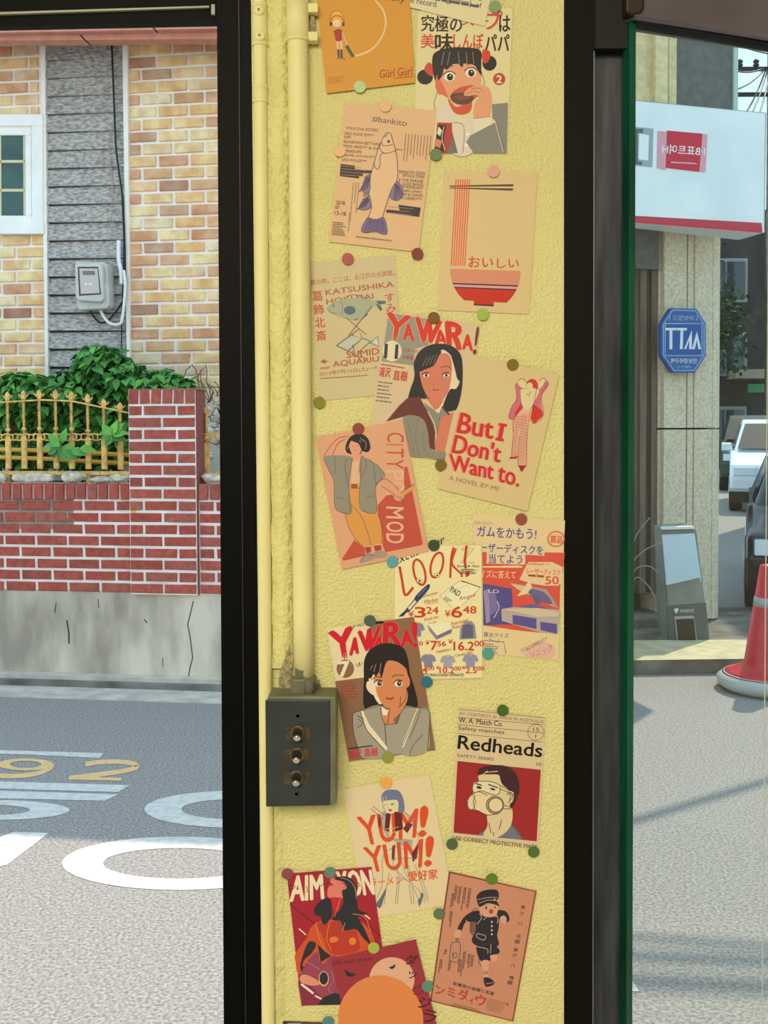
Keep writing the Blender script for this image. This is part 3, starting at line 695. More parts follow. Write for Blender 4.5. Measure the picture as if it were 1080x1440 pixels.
sprig = empty('fence_sprig', H.P(pxu(78), .2, ZL-.02), label='bright leafy sprig poking through the fence pickets', cat='plant')
hub = [(86, 628, [(66, 604, 0), (90, 596, 0), (50, 628, 1), (74, 618, 0), (104, 632, 0), (70, 648, 1), (112, 650, 1), (126, 640, 1), (138, 632, 0), (96, 655, 1), (84, 640, 0), (60, 640, 1)]),
       (158, 612, [(140, 606, 0), (148, 600, 0), (166, 600, 0), (178, 606, 0), (176, 618, 1), (150, 622, 1), (162, 596, 0), (136, 616, 1)])]
for hx, hy, tips in hub:
    vv = .05; u, z = H.at(hx, hy, vv)
    MB().tube([H.P(u+.01, .22, ZL-.02), H.P(u, .14, z-.10), H.P(u, vv, z)], [.006, .005, .003], 6).build('stem', ll, sprig)
    for tx, ty, dk in tips:
        u2, z2 = H.at(tx, ty, vv); dx, dz = u2-u, z2-z; L = math.hypot(dx, dz); kk = max(1-.115/L, 0)
        a = math.atan2(dz, dx); me = (LD if dk else LF)[0]
        o = inst('leaf', me, H.P(u+dx*kk, vv+R.uniform(-.02, .02), z+dz*kk), sprig, (0, 0, 0), (.95,)*3)
        d = (H.U*dx+Vector((0, 0, dz))).normalized(); nrm = (-H.V+Vector((0, 0, .5))).normalized(); sd = d.cross(nrm).normalized(); nr = sd.cross(d)
        o.rotation_euler = Matrix((sd, d, nr)).transposed().to_euler()
# rubble and dry stems right of the post
rub = empty('rubble_bank', H.P(H.at(300, 660, .5)[0], .5, ZL-.03), label='bank of rough grey rubble behind the fence right of the post', cat='rubble')
for i in range(44):
    x = R.uniform(276, 350); y = R.uniform(566, 664); v = .34+.25*(664-y)/100
    u, z = H.at(x, y, v); o = stonemesh(H, u, v, z-.02, R.uniform(.03, .055), .04, R.uniform(.02, .035), 50+i); o.name = 'rubble_stone'
    o.location -= Vector(WL[rub.name]); o.parent = rub
    if i > 300: break
dv = empty('dry_creeper', H.P(H.at(300, 600, .3)[0], .3, ZL), label='tangled brown dry creeper on the bricks right of the post', cat='vine')
vm_ = mat('brown_dry_creeper', s(150, 112, 78), .9, c2=s(110, 84, 62), scale=40)
for i in range(16):
    x = R.uniform(262, 330); y = R.uniform(510, 560); p = [(x, y)]
    for _ in range(5): x += R.uniform(-9, 9); y += R.uniform(3, 20); p.append((x, y))
    q = []
    for a, b in smoothpts(p, False, 3):
        u, z = H.at(a, b, .60); q.append(H.P(u, .60+.25*(y > 0)*R.random()*.1, z))
    MB().tube(q, .0035, 5).build('dry_stem', vm_, dv)

lf_u, lf_z = H.at(188.5, 717, -.03)
MB().slabF(H, [(185, 713), (190, 716), (192, 722), (186, 721), (183, 718)], -.025, .006).build('yellow_leaf', mat('yellow_dry_leaf', s(240, 196, 60), .7), label='tiny yellow leaf stuck at the left edge of the brick post', cat='leaf')
# ================================================================ street partly mirrored in the door glass, built solid beyond the pane
stn = mat('speckled_stone_cladding', s(232, 216, 188), .8, c2=s(200, 186, 160), scale=46, bump=.1, detail=8)
gry = mat('grey_render', s(112, 110, 106), .85, c2=s(98, 97, 94), scale=20, bump=.15, bscale=60)
tanp = mat('tan_stone_pilaster', s(226, 206, 160), .85, c2=s(204, 184, 140), scale=20)
brn = mat('brown_metal_cladding', s(124, 108, 92), .6, c2=s(98, 84, 72), scale=6, stretch=(20, 20, .5))
whb = mat('white_sign_panel', s(240, 244, 244), .35, c2=s(228, 234, 236), scale=3)
redp = mat('red_sign_vinyl', s(206, 44, 66), .4); gryp = mat('grey_sign_vinyl', s(150, 158, 160), .4)
bd = empty('corner_building', B.P(.4, .3, 0), label='corner building with grey upper wall, tan pilaster and pale stone column', cat='building')
def fb(pts, v, th, name, m, parent, bev=0, **kw): return MB().slabF(B, P_(pts), v, th).build(name, m, parent, bevel=bev, **kw)
zt = 4.45
def uB(px, v, py=400): return B.at(px, py, v)[0]
MB().fbox(B, -.12, uB(1030, .1), .30, 1.5, 0, zt).build('building_core', gry, bd)
MB().fbox(B, uB(950, .1), uB(1030, .1), .10, .30, 2.9, zt).build('upper_wall', gry, bd)
for a, b, v in ((860, 919, .06), (920.5, 938, .0), (939, 950, .05)):
    MB().fbox(B, uB(a, v), uB(b, v), v, .3, 2.9, zt).build('pilaster', tanp, bd)
MB().fbox(B, uB(1030, .08), uB(1036, .08), .08, .3, 2.9, zt).build('edge_trim', mat('pale_edge_trim', s(176, 196, 186), .5), bd)
# ground floor: brown cladding left, stone column right
for a, b, v in ((868, 900, .10), (901, 910, .07), (911, 916, .10), (917, 924, .06)):
    MB().fbox(B, uB(a, v), uB(b, v), v, .3, .30, 2.95).build('cladding_panel', brn, bd)
MB().fbox(B, uB(870, .04), uB(925, .04), .02, .3, 2.60, 2.95).build('lintel', gry, bd)
zj = B.at(950, 603, 0)[1]; zj2 = B.at(950, 516, 0)[1]
for a, b in ((926, 933), (934, 966), (967, 976), (977, 1003)):
    v0 = {926: .05, 934: .0, 967: .01, 977: .0}[a]
    MB().fbox(B, uB(a, v0)+.002, uB(b, v0), v0, .3, .10, zj-.006).build('stone_panel', stn, bd, bevel=.004)
    MB().fbox(B, uB(a, v0)+.002, uB(b, v0), v0, .3, zj+.006, 2.95).build('stone_panel', stn, bd, bevel=.004)
# rounded corner of the column
mb = MB(); c0 = uB(1003, 0); vs = []
for z in (.10, zj-.006, zj+.006, 2.95):
    for k in range(7):
        t = math.pi/2*k/6; vs.append(B.P(c0+.10*math.sin(t), .10-.10*math.cos(t), z))
for (a, b) in ((0, 1), (2, 3)): mb.add([vs[a*7+i] for i in range(7)]+[vs[b*7+i] for i in range(7)], [(i, i+1, i+8, i+7) for i in range(6)], True)
mb.build('stone_corner', stn, bd)
MB().fbox(B, c0+.02, c0+.10, .10, .3, .1, 2.95).build('stone_return', stn, bd)
MB().fbox(B, c0+.085, c0+.10, .12, 1.5, .1, 2.95).build('side_return', gry, bd)

# white shop sign with red band, lettering reversed as the glass shows it
sg = empty('shop_sign', B.P(.5, -.35, 2.9), label='long white shop sign with red band and small red square on the corner building', cat='sign')
vs_ = -.42
fb('860,137.5 1078,159 1075,327 860,302', vs_, .30, 'sign_box', whb, sg)
a = Art()
a.p('R', '860,301.5 1072,320 1072,327.5 860,310.5').p('r', '860,301.5 1071,313.5 1072,323.5 860,308')
a.l('K', .6, '860,138 1078,159').l('g', 1, '1077,160 1075,324')
def bring(a):
    a.p('g', '891,178 919,181 917.5,235 889,232').p('w', '899,188 912.5,190 911.5,225.5 898,224').p('d', '891,181 905,181 904,187 897,187 897,227 903,227 903,232 891,231')
bring(a)
a.p('q', '925,184 937,185 936,239 924,236').p('q', '984,188 995,189 992,242 983,241').p('R', '938,183.5 988,188 983.5,241.5 936.5,236')
a.t('W', 'I·B표트여H', 931, 216, 60, 13.5, 3.5, .03, mirror=True)
a.tq('W', 'ooabaauaaaaa', '944,226 980,228.5 979.5,231 943.5,229', .02, mirror=True)
cols = {'R': (206, 44, 66), 'r': (196, 60, 76), 'K': (120, 130, 130), 'g': (160, 170, 168), 'w': (236, 240, 240), 'd': (96, 104, 104), 'q': (226, 160, 170), 'W': (246, 236, 238)}
def onB(v):
    def f(x, y, dz):
        u, z = B.at(x, y, v-dz); return B.P(u, v-dz, z)
    return f
raw_ink = inkmat('sign_ink', .4)
a.mesh_on('sign_print', onB(vs_-.002), raw_ink, sg, lambda k: lin(cols[k]), 2e-4)
# blue octagonal plaque
oc = [(944, 433), (980, 434), (993, 455), (993, 500), (978, 524), (946, 524), (930, 500), (930, 455)]
pq = MB().slabF(B, oc, -.10, .05).build('octagonal_plaque', mat('blue_enamel', s(40, 90, 160), .35), label='blue eight sided plaque with white letters on the stone column', cat='sign', bevel=.006)
a = Art(); a.l('l', 1.2, '946,436 978,437 990,456 990,499 976,521 948,521 933,499 933,456', closed=True)
a.l('l', 1.4, '935.5,455 987,455 987,500 935.5,500', closed=True).p('b', '936.5,456 986,456 986,499 936.5,499')
a.p('w', '936,461 951,461 951,464.5 945.5,464.5 945.5,491 941.5,491 941.5,464.5 936,464.5').p('w', '951.5,461 966,461 966,464.5 961,464.5 960,491 956,491 957,464.5 951.5,464.5').p('w', '962,491 973,464 973,491 969,491 969,478 965,491').p('w', '973,491 980,466 986,491 982,491 980,478 977,491')
a.t('t', 'S·3ME텔크ㅏ', 940, 451, 42, 8, 0, .02, mirror=True).t('w', '안보경비구역', 944, 511, 36, 7, 0, .03, mirror=True).t('t', '1588 3112', 952, 518, 20, 4, 0, .02, mirror=True)
cc = {'l': (150, 190, 225), 'b': (34, 84, 156), 'w': (220, 228, 230), 't': (150, 180, 210)}
a.mesh_on('plaque_print', onB(-.102), raw_ink, pq, lambda k: lin(cc[k]), 1e-4)

# pavement, step
pav = mat('sunlit_pavement', s(214, 200, 160), .9, c2=s(190, 176, 140), scale=10, bump=.1)
pv = struct(MB().add([(1.2, 6.35, .09), (5.2, 6.5, .09), (5.2, 7.0, .09), (1.2, 6.95, .09)], [(0, 1, 2, 3)]), 'pavement', pav)
MB().hexa([(1.2, 6.35, 0), (5.2, 6.5, 0), (5.2, 6.5, .0895), (1.2, 6.35, .0895)], [(1.2, 6.95, 0), (5.2, 7.0, 0), (5.2, 7.0, .0895), (1.2, 6.95, .0895)]).build('pavement_edge', kerbm, pv)
struct(MB().box((1.95, 7.6, .045), (1.9, 1.25, .086)), 'doorstep_slab', kerbm)
MB().slabF(B, P_('880,872 948,866 948,905 880,905'), -.12, .4).build('stone_step', kerbm, label='low grey stone step at the foot of the brown cladding', cat='step', bevel=.01)

# tall body-shaped stand with clear panel and dark foot
st = empty('information_stand', hitY(966, 920, 7.0), label='leaning grey stand with a bright glassy panel and dark screen by the column', cat='stand')
stg = mat('stand_grey', s(142, 146, 140), .4, c2=s(120, 124, 120), scale=5); std = mat('stand_dark', s(92, 100, 98), .4)
scr = mat('stand_glossy_panel', s(206, 230, 240), .15, c2=s(190, 220, 234), scale=3); scd = mat('stand_screen_dark', s(52, 48, 44), .3)
def sY(pts, Y, th, name, m, parent, bev=0, **kw): return MB().slabY(P_(pts), Y, th).build(name, m, parent, bevel=bev, **kw)
sY('931,742 975,740 980,746 1000,915 1000,922 938,922', 6.98, .22, 'stand_body', stg, st, .012)
sY('931,752 977,750 986,812 986,822 937,823', 6.968, .012, 'glossy_panel', scr, st, .004)
sY('937,823 984,812 992,848 939,852', 6.966, .013, 'lower_panel', stg, st, .004)
sY('938,852 993,848 1000,920 941,920', 6.964, .016, 'dark_foot', std, st, .004)
sY('931,741 976,740 977,744 931,745', 6.95, .05, 'top_lip', mat('stand_white_lip', s(226, 232, 228), .3), st, .003)
fr_ = sY('948,867 976,866 983,919 954,920', 6.955, .01, 'screen_surround', mat('stand_screen_rim', s(168, 172, 164), .3), st, .01)
sY('951,871 976,870 981,918 956,918', 6.950, .006, 'screen', scd, fr_, .008)
a = Art(); a.p('w', '948,856 954,855 954,859 951,863 948,859').t('w', 'SGI보안', 956, 861, 20, 5, 1, .02)
a.mesh_on('stand_logo', lambda x, y, dz: hitY(x, y, 6.960-dz), raw_ink, st, lambda k: lin((226, 230, 226)), 1e-4)

# traffic cone
cone_r = mat('red_cone_plastic', s(214, 46, 50), .35, c2=s(196, 38, 44), scale=4, spec=.5); band = mat('grey_reflective_band', s(176, 170, 168), .3); rub_ = mat('pale_weighted_base', s(188, 188, 182), .6)
ct = hitY(1084, 795, 6.0); gz = .0; cxx = ct.x
cn = empty('traffic_cone', (cxx, 6.0, gz), label='red traffic cone with a grey reflective band on the sunny road', cat='cone')
zt_ = ct.z; z1 = hitY(1084, 938, 6.0).z; zl = lambda y: hitY(1084, y, 6.0).z
def rad(z): return .145+(.058-.145)*(z-z1)/(zt_-z1)
MB().lathe((cxx, 6.0, 0), [(.26, z1-.035), (.22, z1-.02), (rad(z1)+.02, z1+.005), (rad(z1+.03), z1+.035), (rad(zt_), zt_), (rad(zt_)-.02, zt_+.002), (rad(zt_)-.03, zt_-.02)], 40).build('cone_body', cone_r, cn)
ba, bb = zl(852), zl(839); MB().lathe((cxx, 6.0, 0), [(rad(ba)+.001, ba), (rad(ba)+.003, ba), (rad(bb)+.003, bb), (rad(bb)+.001, bb)], 40).build('reflective_band', band, cn)
MB().lathe((cxx, 6.0, 0), [(.24, 0), (.285, .03), (.29, z1-.06), (.25, z1-.03), (.1, z1-.03)], 40).build('cone_base', rub_, cn)

# dry grass sprigs beside the door
gs = empty('dry_grass_tuft', hitY(888, 870, 6.9), label='thin arching dry grass stalks beside the brown cladding', cat='plant')
gsm = mat('dry_grass', s(150, 146, 124), .8)
MB().tube([hitY(884, 915, 6.85), hitY(884, 860, 6.85), hitY(885, 800, 6.85)], [.02, .012, .005], 6).build('grass_base', gsm, gs)
for p in ([(884, 800), (890, 765), (900, 745), (914, 728)], [(884, 830), (888, 795), (905, 775), (930, 763)], [(884, 830), (895, 812), (910, 822), (922, 842)], [(884, 820), (894, 800), (912, 796), (926, 806)]):
    MB().tube([hitY(x, y, 6.85) for x, y in smoothpts(p, False, 6)], .004, 5).build('grass_stalk', gsm, gs)

# cars further along the street
def car(label, x, y, rz, paintc, hgt, Lc=4.3, Wd=1.8):
    k = hgt/1.45; M = Matrix.Translation((x, y, 0)) @ Matrix.Rotation(rz, 4, 'Z'); root = empty('car', (x, y, 0), label=label, cat='car')
    body = mat('car_paint', paintc, .35, .0, coat=.25); glass = mat('car_window_dark', s(18, 34, 40), .5, spec=.3); tyre = mat('tyre_rubber', s(24, 24, 24), .8); lampm = mat('lamp_lens', s(210, 220, 224), .1)
    def prism(pts, w0, w1, m, name, parent=root, bev=0, yoff=0):   # side outline (length, height) drawn across the width
        mb = MB(); a = [M @ Vector((-w0/2, p[0], p[1]*k)) for p in pts]; b = [M @ Vector((w0/2, p[0], p[1]*k)) for p in pts]
        n = len(pts); mb.add(a+b, [tuple(range(n)), tuple(range(2*n-1, n-1, -1))]+[(i+n, (i+1) % n+n, (i+1) % n, i) for i in range(n)]); return mb.build(name, m, parent, bevel=bev)
    h = Lc/2
    prism([(-h, .30), (-h-.03, .55), (-h+.10, .74), (-h+1.05, .93), (h-.9, .98), (h-.08, .90), (h, .55), (h-.05, .28), (h-.6, .22), (-h+.6, .22)], Wd, Wd, body, 'car_body', bev=.05)
    # cabin narrowing upwards
    cab = [(-h+.95, .90), (-h+1.65, 1.36), (-h+2.0, 1.43), (h-1.2, 1.43), (h-.75, 1.30), (h-.35, .94)]
    def ring(w_lo, w_hi, gy=0): 
        return [M @ Vector((sx*((w_lo if p[1] < 1.0 else w_hi)/2), p[0], p[1]*k)) for sx in (-1, 1) for p in cab]
    q = ring(Wd-.12, Wd-.42); n = len(cab); mb = MB(); mb.add(q, [tuple(range(n)), tuple(range(2*n-1, n-1, -1))]+[(i+n, (i+1) % n+n, (i+1) % n, i) for i in range(n)]); mb.build('cabin', body, root, bevel=.03)
    def pt(sx, yy, zz): return M @ Vector((sx, yy, zz*k))
    wl, wh = (Wd-.26)/2, (Wd-.52)/2
    MB().add([pt(-wl, -h+1.0, .95), pt(wl, -h+1.0, .95), pt(wh, -h+1.60, 1.345), pt(-wh, -h+1.60, 1.345)], [(0, 1, 2, 3)]).build('windshield', glass, root).location += M.to_3x3() @ Vector((0, -.035, .02))
    MB().add([pt(-wl, h-.42, .97), pt(wl, h-.42, .97), pt(wh, h-.80, 1.29), pt(-wh, h-.80, 1.29)], [(0, 1, 2, 3)]).build('rear_window', glass, root).location += M.to_3x3() @ Vector((0, .035, .02))
    for sx in (-1, 1):
        for a_, b_, c_, d_ in ((-h+1.20, -h+1.75, -.05, -.05), (.02, .02, h-1.25, h-.75)):
            lo, hi = sx*((Wd-.12)/2+.02), sx*((Wd-.42)/2+.035)
            MB().add([pt(lo, a_, .96), pt(lo, d_ if d_ > c_ else c_, .96), pt(hi, c_, 1.36), pt(hi, b_, 1.36)], [(0, 1, 2, 3)]).build('side_window', glass, root)
        prism([(-h+.92, .94), (-h+.92, 1.04), (-h+1.08, 1.06), (-h+1.12, .96)], .16, .16, body, 'door_mirror').location += M.to_3x3() @ Vector((sx*(Wd/2+.06), 0, 0))
        c = pt(sx*(Wd/2-.28), -h+.02, .64); prism([(-h-.035, .58), (-h+.02, .70), (-h+.25, .72), (-h+.2, .6)], .36, .36, lampm, 'headlight', bev=.01).location += M.to_3x3() @ Vector((sx*(Wd/2-.24), 0, 0))
        for yy in (-h+.8, h-.8):
            c = M @ Vector((sx*(Wd/2-.1), yy, .31)); ax = (M.to_3x3() @ Vector((1, 0, 0)))
            w_ = MB().tube([c-ax*.11, c-ax*.10, c+ax*.10, c+ax*.11], [.27, .31, .31, .27], 24).build('wheel', tyre, root)
            MB().tube([c+ax*sx*.105, c+ax*sx*.118], [.19, .17], 16).build('hubcap', lampm, w_)
    prism([(-h-.036, .34), (-h-.036, .50), (-h+.1, .50), (-h+.1, .34)], 1.0, 1.0, tyre, 'grille')
    prism([(-h-.045, .50), (-h-.045, .58), (-h+.1, .58), (-h+.1, .50)], .5, .5, lampm, 'licence_plate')
    return root
car('pale blue car facing the street beyond the stone column', 7.35, 19.74, math.radians(-18), s(225, 240, 250), 1.62)
car('dark green car standing behind the pale blue one', 9.0, 25.6, math.radians(-17), s(40, 70, 66), 1.75)
car('black car nearest the cone at the right picture edge', 4.09, 9.37, math.radians(-19), s(22, 26, 29), 1.32, 3.6, 1.7)

# far street: trees, buildings, pole and wires
tl = mat('far_tree_leaf', s(44, 78, 48), .8, c2=s(26, 54, 34), scale=8); bark = mat('tree_bark', s(74, 62, 50), .9, c2=s(54, 46, 38), scale=20)
def tree(x, y, z0, z1, rw, label, n=2600):
    root = empty('street_tree', (x, y, 0), label=label, cat='tree')
    MB().tube([(x, y, 0), (x+.05, y, z0*.6), (x-.05, y, z0+.5)], [.14, .11, .08], 10).build('trunk', bark, root)
    mb = MB(); c = (z0+z1)/2; rh = (z1-z0)/2
    cl = [(R.gauss(0, .45), R.gauss(0, .45), R.gauss(0, .45)) for _ in range(26)]
    for _ in range(n):
        a = R.choice(cl); d = Vector((a[0]+R.gauss(0, .2), a[1]+R.gauss(0, .2), a[2]+R.gauss(0, .2)))
        if d.length > 1.15: continue
        p = Vector((x+d.x*rw, y+d.y*rw, c+d.z*rh)); M = Euler((R.uniform(0, 3), R.uniform(0, 3), R.uniform(0, 6))).to_matrix()
        mb.add([p+M@Vector((-.07, 0, 0)), p+M@Vector((0, -.1, .02)), p+M@Vector((.07, 0, 0)), p+M@Vector((0, .1, .02))], [(0, 1, 2, 3)])
    mb.build('crown', tl, root, kind='stuff')
tree(8.35, 29.2, 2.4, 6.4, 1.7, 'dark leafy street tree beyond the stone column')
fbm = mat('far_building_wall', s(66, 68, 66), .9, c2=s(50, 52, 52), scale=2); fw = mat('far_window_glass', s(40, 62, 72), .1, spec=.7)
fbd = empty('far_building', (9, 32, 0), label='dim grey building far down the street behind the trees', cat='building')
MB().box((9.5, 35, 3.95), (14, 6, 7.9)).build('building_wall', fbm, fbd)
for i in range(5):
    for j in range(3):
        x = 6.0+i*2.1; z = 1.4+j*2.2
        f_ = MB().box((x, 31.97, z), (1.3, .10, 1.3)).build('window_frame', mat('far_frame', s(150, 156, 154), .6) if (i, j) == (0, 0) else bpy.data.materials['far_frame'], fbd)
        MB().box((x-.3, 31.90, z), (.52, .06, 1.1)).build('window_pane', fw, f_); MB().box((x+.3, 31.90, z), (.52, .06, 1.1)).build('window_pane', fw, f_)
aw = MB().slabY(P_('1036,520 1100,518 1104,532 1034,532'), 31.2, .8).build('shop_awning', mat('pale_awning', s(170, 160, 140), .7), fbd)
MB().slabY(P_('1052,540 1082,540 1082,552 1052,552'), 31.1, .1).build('green_shop_board', mat('green_board', s(60, 140, 90), .5), fbd)
nb_ = empty('lane_shade_block', (9, 14.2, 0), label='tall plain block added out of view to shade the lane', cat='building')  # unseen block added beyond the right edge to shade the lane
MB().box((9.5, 14.2, 4.75), (6, 6.4, 9.5)).build('shade_block_wall', gry, nb_)
MB().box((9.5, 14.2, 9.55), (6.2, 6.6, .1)).build('shade_block_top', kerbm, nb_)
pole = empty('utility_pole', (11.2, 30, 0), label='concrete utility pole with wires crossing against the sky', cat='pole')
pc_ = hitY(1086, 97, 30)
MB().tube([(pc_.x+.05, 30, 0), (pc_.x, 30, pc_.z+3)], [.19, .13], 14).build('pole_shaft', kerbm, pole)
for dz in (0, .35):
    MB().box((pc_.x, 30, pc_.z-dz*2), (2.0, .1, .1)).build('cross_arm', blk, pole)
for dx in (-.9, -.45, .45, .9): MB().lathe((pc_.x+dx, 30, pc_.z+.05), [(.05, 0), (.09, .05), (.05, .1), (.09, .15), (.04, .22)], 10).build('insulator', blk, pole)
def wire(p0, p1, Y0, Y1, r=.012, sag=.3, lab='', k=0):
    a = hitY(*p0, Y0); b = hitY(*p1, Y1); q = [a.lerp(b, t)+Vector((0, 0, -sag*4*t*(1-t))) for t in np.linspace(0, 1, 9)]
    MB().tube(q, r, 5).build('overhead_wire', blk, label=lab, cat='wire', group='overhead wires against the sky')
wl_ = 'thin black wire strung to the utility pole across the sky patch'
for p0, p1, Y0, Y1, lb in (((1026, 97), (1074, 96), 28, 29.8, 'level thin wire running left from the pole top'), ((1026, 128), (1075, 98), 20, 29.8, 'wire rising from the grey wall edge up to the pole top'),
      ((1048, 160), (1076, 100), 26, 29.8, 'leftmost of the three steep wires above the white sign'), ((1056, 162), (1079, 99), 24, 29.8, 'middle one of the three steep wires above the white sign'),
      ((1066, 165), (1083, 100), 22, 29.8, 'rightmost of the three steep wires above the white sign'), ((1034, 62), (1120, 78), 25, 35, 'highest wire crossing the sky just under the door rail')):
    wire(p0, p1, Y0, Y1, .020, .1, lb)
# cables crossing high above the street: their shadows fall on the road
def street_cable(g0, g1, h0, h1, r, lab):
    a = Vector((*g0, 0))+SUNV*h0; b = Vector((*g1, 0))+SUNV*h1; q = [a.lerp(b, t) for t in np.linspace(-.5, 1.5, 12)]
    MB().tube(q, r, 6).build('street_cable', blk, label=lab, cat='cable')
def g(x, y): p = hitZ(x, y, 0); return (p.x, p.y)
street_cable(g(0, 1158), g(316, 1167), 5.0, 5.0, .016, 'thin black cable high over the road, shadow running across the left opening')
street_cable(g(890, 1155), g(1080, 1098), 5.2, 5.6, .030, 'thick black cable crossing high over the road, casting the slanting shadow')
street_cable(g(890, 1318), g(1080, 1331), 5.6, 5.6, .022, 'black cable high above, casting the dark straight shadow near the door')
street_cable(g(890, 1345), g(1080, 1352), 6.2, 6.2, .035, 'upper black cable high above, casting a soft shadow near the door')
street_cable(g(890, 1380), g(1080, 1388), 6.8, 6.8, .045, 'highest bundle of black cable over the road by the shop')
# ================================================================ postcards on the pillar
SH = {}
def cardmat(c):
    if c not in SH: 
        k = tuple(paper(c)); SH[c] = mat('card_stock', (*k, 1), .55, spec=.25)
    return SH[c]
def rr(*a): return a
def card(label, quad, lift, base, art, group=None):
    """quad in the view coordinates of the artwork; lift = height of the face above the wall in mm"""
    q = [(x/art.sc+art.x0, y/art.sc+art.y0) for x, y in P_(quad)]; Yf = YW-lift/1000
    o = MB().slabY(q, Yf, .0004).build('postcard', cardmat(base), label=label, cat='postcard', group='postcards stuck to the yellow pillar')
    art.mesh_on('print', lambda x, y, dz: hitY(x, y, Yf-.00003-dz), INK, o, paper)
    return o
K = (34, 30, 26); RD = (186, 46, 34); CR = (205, 180, 122)

# 1 orange record card
a = Art(430, 0, 3.6); O_ = (196, 136, 50)
a.l((205, 175, 115), 9, '250,283 300,268 350,235 388,180 405,120 395,60 360,10 320,-30 270,-60', 1)
a.t(K, 'Ferry', 412, 8, 88, 34, 9, .03, .3)
a.l((120, 40, 25), 2, '125,122 123,92 135,62 158,54 182,66 193,95 191,125', 1)
a.p((215, 150, 60), '128,104 136,66 158,55 182,70 190,108', 1).l((150, 50, 30), 5, '126,104 140,84 160,80 180,86 190,106', 1)
a.e((215, 185, 135), 157, 120, 20, 20).e((70, 50, 40), 127, 122, 7, 12).e((70, 50, 40), 191, 122, 6, 12).l(K, 1.5, '146,134 157,138 168,134', 1).e(K, 150, 122, 2).e(K, 164, 122, 2)
a.p((150, 40, 28), '141,156 163,145 184,152 182,205 160,212 152,206').p((205, 165, 115), '155,208 168,210 168,258 158,258').p((205, 165, 115), '172,208 184,205 186,258 176,258')
a.p((60, 60, 50), '158,250 170,250 172,290 162,290').p((60, 60, 50), '174,250 185,250 188,292 176,292').l(K, 3, '155,298 175,294 200,298', 1)
a.l((200, 160, 110), 6, '184,165 200,205 212,225', 1).p((45, 62, 38), '198,236 214,228 246,284 232,292').p((80, 100, 55), '200,240 208,236 236,284 230,290')
a.t((150, 44, 28), 'Gürl Gürl', 377, 396, 168, 42, -6, .015, .2).l((150, 60, 30), 4, '445,397 545,386').lines((150, 90, 35), 112, 392, 92, 3, 4, 9, -5)
card('orange postcard with a tiny suitcase girl and a large pale arc, top of the pillar', '30,-240 508,-285 553,418 105,472', 3.0, O_, a)
# 2 white text slip
a = Art(430, 0, 3.6)
a.t((60, 56, 66), 'the record.', 500, 8, 168, 30, 10, .015).t((60, 56, 66), '(grooves)', 708, 18, 128, 40, 10, .015).t((60, 56, 66), 'of', 860, 36, 28, 26, 10, .015).t((60, 56, 66), 'ng', 850, -2, 40, 26, 10, .015)
a.lines((80, 76, 80), 500, -40, 400, 14, 1, 20, 10)
card('cream card corner with typed lines about a record, beside the orange one', '470,-200 960,-110 905,133 440,14', 2.4, (205, 190, 135), a)
# 3 girl eating
a = Art(430, 0, 3.6); W_ = (205, 190, 130); SK = (205, 140, 95)
a.t((48, 22, 16), '究極の', 584, 158, 205, 82, 2, .045).t((176, 60, 34), 'スー', 792, 128, 130, 50, 3, .05).t((190, 60, 34), 'プ', 905, 150, 90, 95, 0, .05).t((48, 22, 16), 'は', 980, 160, 55, 82, 0, .05)
a.t((186, 66, 42), '美', 582, 244, 68, 72, 0, .05).t((48, 22, 16), '味', 655, 262, 92, 92, 0, .06).t((186, 66, 42), 'しんぼ', 748, 248, 150, 78, 0, .05).t((48, 22, 16), 'パパ', 908, 258, 122, 84, 0, .05)
a.l(K, 2.5, '668,460 650,520 655,560', 1).l(K, 2.5, '890,370 906,420 895,440', 1)
a.e((30, 24, 20), 604, 390, 40, 38).e((30, 24, 20), 930, 320, 36, 38).p((186, 60, 36), '600,345 625,315 650,350 640,385 612,370', 1).p((186, 60, 36), '890,290 900,250 932,262 930,300 905,322', 1)
a.p((30, 24, 20), '640,300 660,262 740,240 860,245 890,270 885,330 890,380 860,420 700,440 665,430 645,370', 1)
a.p(SK, '660,430 672,370 700,335 780,322 860,330 884,370 888,420 870,470 820,520 770,535 720,500 690,478 672,480', 1).p((196, 96, 62), '665,380 690,420 720,490 690,480 668,470 655,430', 1)
a.p((30, 24, 20), '668,400 676,300 720,255 800,248 880,270 886,372 868,352 850,322 820,318 800,320 792,340 770,322 752,318 716,352 700,345 690,385', 1)
for x in (700, 730, 772, 812, 845): a.l((140, 120, 100), 3, f'{x},262 {x-14+((x>760)*20)},330', 1)
for (x, y) in ((728, 388), (836, 368)):
    a.e((225, 205, 165), x, y, 27, 24).e((30, 22, 18), x+2, y+2, 16, 18).e((215, 200, 170), x+4, y-5, 4)
    a.l(K, 5, f'{x-32},{y-8} {x-12},{y-24} {x+14},{y-24} {x+30},{y-12}', 1)
a.l(K, 5, '704,350 724,336 746,334', 1).l(K, 5, '816,326 838,322 860,332', 1).l((130, 60, 40), 3, '780,440 792,444 800,436', 1)
a.p((200, 184, 150), '660,570 720,520 735,560 770,600 800,610 830,590 848,575 850,640 840,775 740,775 700,640', 1)
a.p((190, 72, 44), '720,500 760,540 800,530 840,510 835,560 800,580 760,575 735,545', 1)
a.p((176, 76, 46), '740,470 770,448 830,432 870,440 880,470 850,505 800,525 755,515 738,495', 1).p((80, 56, 34), '736,478 800,470 850,492 830,522 780,530 740,510', 1).p((120, 60, 34), '748,488 800,482 832,496 780,505', 1)
a.p(SK, '800,480 820,450 870,432 920,440 940,480 942,540 925,600 880,605 850,590 850,545 862,510 880,492 850,482 825,486', 1)
for q in ('812,478 850,462 880,470', '820,496 856,482 882,492', '838,452 872,446 900,462'): a.l((120, 66, 44), 2.5, q, 1)
